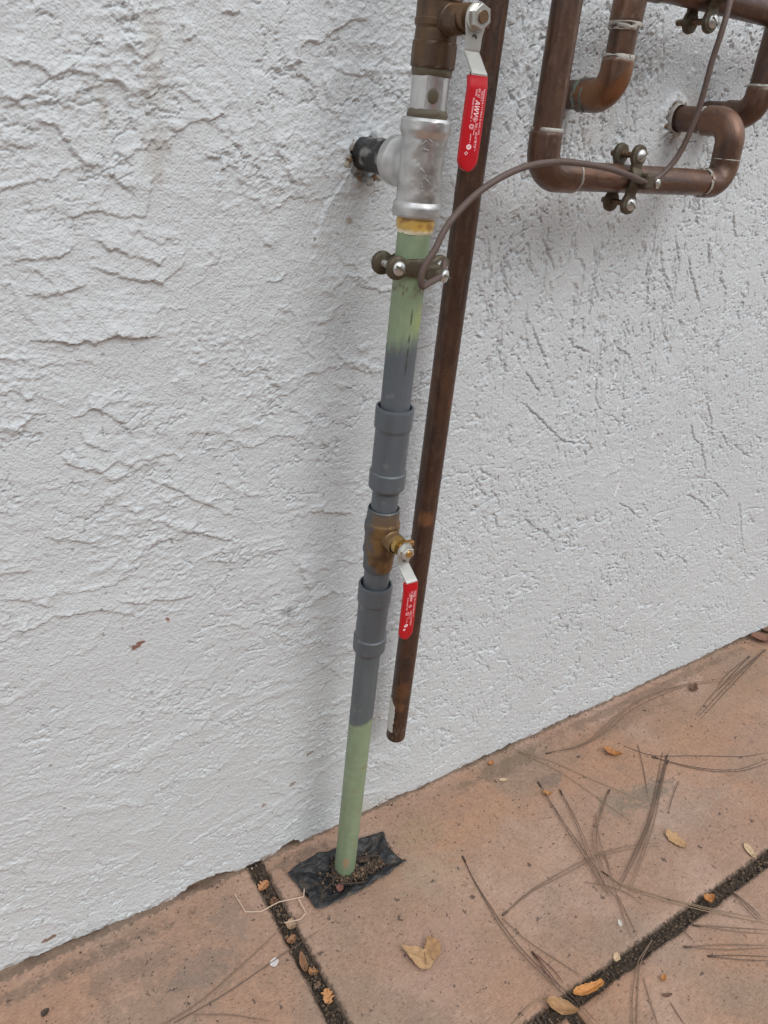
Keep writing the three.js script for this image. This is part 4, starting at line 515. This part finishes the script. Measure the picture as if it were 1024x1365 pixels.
{ // the folded leaf: two lobes of one blade
  const t = thing('dry_leaf', 'large folded tan dry leaf lying alone in front of the black plastic', 'leaf', [.4032, .0015, .2142]);
  const O = [[-.0171, -.0187], [-.0094, -.013], [-.0007, -.0094], [.004, -.002], [.0106, -.0074], [.0157, -.0125], [.0185, -.0074], [.0219, -.0021], [.0222, .0049], [.0157, .0123], [.0059, .015], [-.0029, .0185], [-.0122, .0151], [-.0152, .0079], [-.0161, -.0008], [-.017, -.0096]].map(p => V3(p[0] * 1.06, 0, p[1] * 1.06));
  const lobe = (sel, seed, col, lift) => { const rim = new THREE.CatmullRomCurve3(sel.map(i => O[i]), true, 'catmullrom', .25).getPoints(72).slice(0, 72), c = rim.reduce((q, p) => q.add(p), V3(0, 0, 0)).multiplyScalar(1 / 72), N = 12, pos = [], clr = [], idx = [];
    for (let r = 0; r <= N; r++) rim.forEach((p, k) => { const t = r / N, jg = r === N ? 1 + .05 * n2(k * .9 + seed, seed) : 1, x = mix(c.x, p.x, t * jg), z = mix(c.z, p.z, t * jg), d = (x - .004) * .94 + (z + .002) * .34; const vein = Math.abs(Math.sin((x * 260 + Math.abs(d) * 200) )) < .10 || Math.abs(d + .004) < .0006; pos.push(x, .0030 + lift * Math.abs(d) + .0016 * t * t * n2(Math.atan2(z, x) * 1.5 + seed, 4) + .0007 * n2(x * 160 + seed, z * 160) + .0003 * n2(x * 500, z * 500 + seed), z); const k2 = (1 + .18 * n2(x * 130, z * 130 + seed) + .10 * n2(x * 500, z * 500)) * (vein ? .74 : 1); clr.push(...col.map(v => v * k2)); });
    for (let r = 0; r < N; r++) for (let k = 0; k < 72; k++) { const a = r * 72 + k, b = r * 72 + (k + 1) % 72; idx.push(a, b, a + 72, b, b + 72, a + 72); }
    const g = new THREE.BufferGeometry(); g.setAttribute('position', new THREE.Float32BufferAttribute(pos, 3)); g.setAttribute('color', new THREE.Float32BufferAttribute(clr, 3)); g.setIndex(idx); g.computeVertexNormals(); return g; };
  mesh('blade', lobe([0, 1, 2, 3, 9, 10, 11, 12, 13, 14, 15], 3, [.42, .25, .125], .13), leafMat, t); mesh('folded_lobe', lobe([3, 4, 5, 6, 7, 8, 9, 10], 8, [.37, .205, .095], .34), leafMat, t); mesh('stalk', sweep(seg(V3(.003, .0035, .0), V3(-.004, .0045, .014), .003), .0005, 8, null), std({ color: new THREE.Color(.3, .17, .08), roughness: .7 }), t);
}
leaf('dry_leaf', 'leaf', 'jagged pale tan leaf piece lying right of the pine needles', .8265, .2595, -1.44, .034, .018, { col: [.45, .27, .13], seed: 12, fold: .15, curl: .1, jag: .5, pw: .5 });
leaf('dry_leaf', 'leaf', 'narrow pale leaf at the edge of the joint near the right photo edge', .9077, .3270, -1.9, .026, .011, { col: PALE, seed: 15, fold: .3, curl: .1 });
leaf('dry_leaf', 'leaf', 'orange leaf scrap in the long joint under the crossing pine needles', .7872, .3450, -.11, .018, .012, { col: ORG, seed: 18, fold: .5, curl: .3, jag: .4, y: 0 });
leaf('dry_leaf', 'leaf', 'slender bright orange leaf strip lying beside the long joint', .5508, .3480, -.19, .044, .011, { col: [.50, .22, .06], seed: 21, fold: .8, curl: .16, jag: .3, pw: .4, y: .0005 });
leaf('dry_leaf', 'leaf', 'curled tan leaf in the joint at the bottom edge of the photo', .5093, .3471, -.82, .038, .018, { col: TAN, seed: 25, fold: .7, curl: .22, jag: .1, y: -.002 });
leaf('dry_leaf', 'leaf', 'brown curled leaf against the wall at the right photo edge', 1.405, .024, -.6, .055, .026, { col: [.19, .085, .045], seed: 28, fold: .7, curl: .2, jag: .2 });
leaf('dry_leaf', 'leaf', 'second brown leaf behind the curled one at the wall', 1.45, .012, -.3, .05, .025, { col: BRN, seed: 29, fold: .6, curl: .2, jag: .2 });
leaf('dry_leaf', 'leaf', 'small orange curled leaf between pine needles behind the grey stain', .8712, .0956, -.95, .032, .013, { col: ORG, seed: 31, fold: .9, curl: .25, jag: .3 });
leaf('dry_leaf', 'leaf', 'tiny pale seed leaf near the wall left of the pine needles', .6745, .0507, -.3, .016, .006, { col: PALE, seed: 34, fold: .3, curl: .1 });
leaf('dry_leaf', 'leaf', 'tiny orange leaf scrap against the foot of the wall', .6786, .0147, .3, .012, .007, { col: ORG, seed: 36, fold: .4, curl: .2 });
leaf('dry_leaf', 'leaf', 'small orange bud scale at the tip of the dark pine needle', .7161, .1048, -.5, .015, .008, { col: [.42, .19, .06], seed: 38, fold: .9, curl: .3 });
leaf('dry_leaf', 'leaf', 'small dark brown leaf by the wall beneath crossing pine needles', 1.1388, .0537, .4, .026, .014, { col: BRN, seed: 40, fold: .5, curl: .2, jag: .3 });
leaf('dry_leaf', 'leaf', 'tiny orange crumb of leaf on the lower right slab', .6436, .3849, .4, .010, .006, { col: ORG, seed: 42, fold: .6, curl: .3 });
leaf('dry_leaf', 'leaf', 'tiny dark chip of leaf on the lower right slab', .6315, .4003, -.4, .013, .004, { col: BRN, seed: 43, fold: .3, curl: .2 });
leaf('dry_leaf', 'leaf', 'orange chip at the wall end of the short joint', .2755, .0354, .4, .017, .011, { col: [.42, .19, .08], seed: 45, fold: .5, jag: .8, pw: .5, y: -.002 });
leaf('dry_leaf', 'leaf', 'pale star shaped scrap in the short joint under the straw', .2814, .1024, .9, .016, .012, { col: [.33, .22, .14], seed: 47, fold: .5, curl: .3, jag: .7, y: -.0005 });
leaf('dry_leaf', 'leaf', 'brown sliver standing in the middle of the short joint', .2737, .1499, 1.4, .024, .008, { col: [.24, .12, .06], seed: 48, fold: .8, curl: .2, tilt: .25, y: -.002 });
leaf('dry_leaf', 'leaf', 'orange leaf scrap in the short joint close to the photo bottom', .2806, .1988, 1.2, .018, .011, { col: [.50, .24, .09], seed: 50, fold: .5, jag: .8, pw: .5, y: -.002 });
leaf('petal', 'petal', 'small white petal on the left slab beside the short joint', .244, .134, .5, .011, .009, { col: [.62, .56, .55], seed: 52, fold: .2, pw: .4 });
leaf('dry_leaf', 'leaf', 'pale tan scrap in the long joint beside the curved needles', .6147, .3366, .5, .014, .008, { col: PALE, seed: 54, fold: .3, jag: .4, y: -.001 });
leaf('dry_leaf', 'leaf', 'dark leaf flake on the left slab near the photo bottom', .0034, .0606, .6, .010, .007, { col: [.05, .03, .02], seed: 56, fold: .4 });
leaf('dry_leaf', 'leaf', 'small white flake on the big slab near the needle ends', .6529, .3074, 1.0, .011, .005, { col: [.55, .5, .45], seed: 58, fold: .3 });
leaf('dry_leaf', 'leaf', 'reddish scrap of leaf lying on the black plastic', .3595, .0885, .8, .013, .009, { col: [.17, .065, .05], seed: 60, fold: .3, y: .003 });
for (const [x, z, yaw, l, w, c, s, lab] of [[.277, .062, .7, .012, .008, [.26, .12, .06], 71, 'brown chip sunk in the short joint left of the black plastic'], [.2745, .118, .2, .013, .009, [.36, .17, .08], 72, 'orange brown chip sunk in the short joint below the straw'], [.2795, .166, -.6, .012, .008, [.42, .19, .07], 73, 'orange chip sunk in the short joint beside the brown sliver'], [.2765, .182, .5, .009, .006, [.3, .2, .13], 74, 'pale chip sunk in the short joint above the orange scrap']]) leaf('dry_leaf', 'leaf', lab, x, z, yaw, l, w, { col: c.map(v => v * .8), seed: s, fold: .6, jag: .9, curl: .3, pw: .5, y: -.004 });

// pine needles: [label, colour, strands, points]
const DK = [.125, .082, .06], MID = [.19, .125, .085], LT = [.29, .20, .125];
const NEEDLES = [
  ['long double pine needle running down the big slab to the bottom joint', DK, 2, [[.532, .129], [.523, .165], [.516, .212], [.514, .236], [.514, .277], [.52, .32], [.528, .349], [.533, .387]]],
  ['thin pine needle branching off toward the bottom joint', MID, 1, [[.521, .227], [.528, .262], [.542, .297], [.56, .338]]],
  ['double pine needle lying crosswise over the middle of the big slab', MID, 2, [[.524, .224], [.579, .217], [.64, .219], [.703, .223], [.764, .239], [.8, .254]]],
  ['dark fuzzy pine needle starting at the orange bud scale', DK, 2, [[.72, .08], [.708, .125], [.696, .169], [.686, .217], [.672, .264], [.673, .28]]],
  ['straight pine needle right of the dark fuzzy one', MID, 2, [[.74, .108], [.721, .157], [.697, .206], [.682, .237], [.669, .267]]],
  ['pale pine needle starting at the wall foot, upper of two', LT, 1, [[.734, .014], [.77, .06], [.796, .11], [.825, .161], [.845, .199]]],
  ['pale pine needle starting at the wall foot, lower of two', LT, 1, [[.736, .019], [.765, .079], [.781, .151], [.796, .211]]],
  ['long pine needle curving along the foot of the wall', MID, 3, [[.773, .042], [.844, .057], [.902, .051], [.968, .035], [1.048, .031], [1.133, .041], [1.212, .066]]],
  ['triple pine needle slanting out from the far right wall foot', DK, 3, [[1.381, .046], [1.257, .069], [1.161, .089], [1.079, .109]]],
  ['pine needle reaching the right photo edge, upper of two', DK, 1, [[.903, .092], [.929, .129], [1.0, .168], [1.066, .206], [1.122, .224]]],
  ['bowed pine needle reaching the right photo edge, lower of two', DK, 2, [[.927, .132], [.968, .18], [1.028, .22], [1.105, .235]]],
  ['short dark pine needle pointing at the grey stain', DK, 1, [[.928, .101], [.89, .146], [.846, .193]]],
  ['long dark pine needle across the grey stain', DK, 2, [[.953, .142], [.879, .183], [.818, .217], [.757, .245], [.687, .272]]],
  ['thin pine needle just left of the long dark one across the stain', MID, 1, [[.952, .134], [.87, .185], [.806, .223], [.733, .254], [.689, .274]]],
  ['short faint pine needle at the right rim of the grey stain', DK, 1, [[.922, .189], [.884, .207], [.853, .223]]],
  ['hooked pine needle bending at the left rim of the grey stain', MID, 2, [[.81, .146], [.754, .176], [.719, .2], [.701, .225], [.672, .275]]],
  ['pale pine needle crossing over the long joint, upper of two', LT, 2, [[.69, .242], [.699, .273], [.729, .312], [.769, .352], [.832, .409]]],
  ['pale pine needle crossing over the long joint, lower of two', LT, 1, [[.698, .268], [.731, .31], [.78, .363], [.829, .411]]],
  ['pine needle ending at the long joint, longer of a pair', MID, 1, [[.717, .222], [.687, .267], [.663, .305], [.65, .331]]],
  ['pine needle ending at the long joint, shorter of a pair', MID, 1, [[.68, .279], [.667, .312], [.657, .333]]],
  ['bowed double pine needle from the long joint to the photo bottom', MID, 2, [[.67, .345], [.632, .357], [.597, .38], [.568, .407], [.55, .43]]],
  ['faint pine needle right of the bowed double one on the lower slab', MID, 1, [[.622, .373], [.604, .4], [.592, .421]]],
  ['pine needle along the lower slab, nearest the long joint', MID, 2, [[.735, .358], [.773, .387], [.819, .417]]],
  ['double pine needle along the lower slab at the right photo edge', DK, 2, [[.717, .395], [.75, .416], [.786, .438]]],
  ['thick dark pine needle across the lower right slab', DK, 3, [[.826, .352], [.824, .38], [.822, .4]]],
  ['short pine needle at the bottom edge of the lower slab', MID, 1, [[.628, .408], [.624, .422], [.621, .438]]],
  ['short dark pine needle beside the long joint on the lower slab', DK, 1, [[.718, .356], [.717, .376]]],
  ['thick reddish pine needle base beside the bottom joint', [.12, .045, .035], 3, [[.525, .279], [.525, .309], [.525, .328]]],
  ['pale pine needle over the joint at the photo bottom', LT, 1, [[.44, .333], [.485, .326], [.509, .332]]],
  ['pale pine needle on the left slab, farther of two parallel ones', MID, 1, [[.104, .137], [.144, .135], [.205, .12], [.273, .099]]],
  ['pine needle over the short joint, nearer of two parallel ones', DK, 1, [[.12, .141], [.181, .14], [.249, .132], [.309, .126]]],
  ['fine pine needle close along the right of the long dark one', MID, 2, [[.945, .150], [.875, .190], [.815, .225], [.762, .252], [.70, .282]]],
  ['fine pine needle lying across the tips of the dark fuzzy one', MID, 1, [[.655, .243], [.678, .262], [.695, .285], [.70, .305]]],
  ['short fine pine needle left of the hooked one', MID, 1, [[.755, .168], [.725, .205], [.700, .246]]],
  ['fine pine needle beside the far right triple one', DK, 2, [[1.330, .044], [1.235, .062], [1.18, .078]]],
  ['faint pine needle over the lower right corner of the photo', MID, 2, [[.70, .372], [.745, .398], [.80, .428]]],
  ['pine needle at the photo bottom on the left slab', MID, 1, [[.141, .143], [.178, .165], [.212, .192]]],
];
NEEDLES.forEach(([label, col, n, pts], i) => {
  const r = rng(100 + i), g = thing('pine_needle', label, 'pine needle', [pts[0][0], 0, pts[0][1]]), mat = std({ color: new THREE.Color(...col), roughness: .6 });
  for (let k = 0; k < n; k++) {
    const off = n > 1 ? (k - (n - 1) / 2) * .0052 : 0; const P = pts.map(([x, z], j) => { const t = j / (pts.length - 1), dx = pts[Math.min(pts.length - 1, j + 1)][0] - pts[Math.max(0, j - 1)][0], dz = pts[Math.min(pts.length - 1, j + 1)][1] - pts[Math.max(0, j - 1)][1], l = Math.hypot(dx, dz) || 1, s = off * sst(0, .5, t) * (1 + .8 * (r() - .5)) + (r() - .5) * .0006; return V3(x - pts[0][0] - dz / l * s, 0, z - pts[0][1] + dx / l * s); });
    const C = new THREE.CatmullRomCurve3(P).getPoints(46); C.forEach((p, j) => { const x = p.x + pts[0][0], z = p.z + pts[0][1]; p.y = Math.max(.0006, paveY(x, z)) + .0007 + .0006 * k + .0012 * Math.max(0, n2(x * 18 + i, z * 18)); });
    mesh('needle', sweep(C, (s, a, L) => .00052 * (1 - .55 * sst(.7, 1, s / L)), 6, null), mat, g);
  }
  if (n > 1) { const e = V3(0, paveY(pts[0][0], pts[0][1]) + .0015, 0), d = V3(pts[1][0] - pts[0][0], 0, pts[1][1] - pts[0][1]).normalize(); mesh('sheath', sweep(seg(e, e.clone().addScaledVector(d, .010), .002), .0013, 8, null), std({ color: new THREE.Color(.06, .04, .03), roughness: .8 }), g); }
});
{ // pale dry straw bent over the joint, with the strands that lie over the plastic
  const g = thing('dry_straw', 'pale bent grass straw lying across the short joint onto the black plastic', 'straw', [.237, 0, .031]); const mat = std({ color: new THREE.Color(.58, .44, .32), roughness: .6 });
  for (const L of [[[.237, .031, .003], [.2392, .060, .003], [.2555, .0695, .004], [.281, .069, .0045], [.311, .079, .006], [.316, .0705, .008]], [[.304, .079, .006], [.3045, .098, .003], [.294, .1025, .003], [.275, .096, .002]]]) { const P = L.map(([x, z, y]) => V3(x - .237, y, z - .031)); const pts = []; for (let i = 0; i < P.length - 1; i++) pts.push(...seg(P[i], P[i + 1], .004).slice(i ? 1 : 0)); mesh('strand', sweep(pts, .0007, 6, null), mat, g); }
  const rt = [['dark root strand lying on the black plastic left of the pipe', [[.327, .097], [.335, .085], [.352, .078], [.366, .068], [.372, .058]]], ['dark twig on the black plastic right of the pipe', [[.396, .063], [.412, .067], [.428, .072], [.442, .078]]], ['dark stem bowed over the front of the black plastic', [[.362, .085], [.378, .094], [.395, .098], [.412, .097]]], ['thin stem rising beside the foot of the green pipe', [[.352, .082], [.358, .072], [.364, .060], [.368, .050]]]];
  for (const [lab, p] of rt) { const c = new THREE.CatmullRomCurve3(p.map(([x, z], i) => V3(x, .0045 + .0015 * Math.sin(i * 2), z))); tag(mesh('twig', sweep(c.getPoints(24), .0009, 6, null), std({ color: new THREE.Color(.06, .042, .03), roughness: .8 })), lab, 'twig'); }
}

renderer.render(scene, camera);
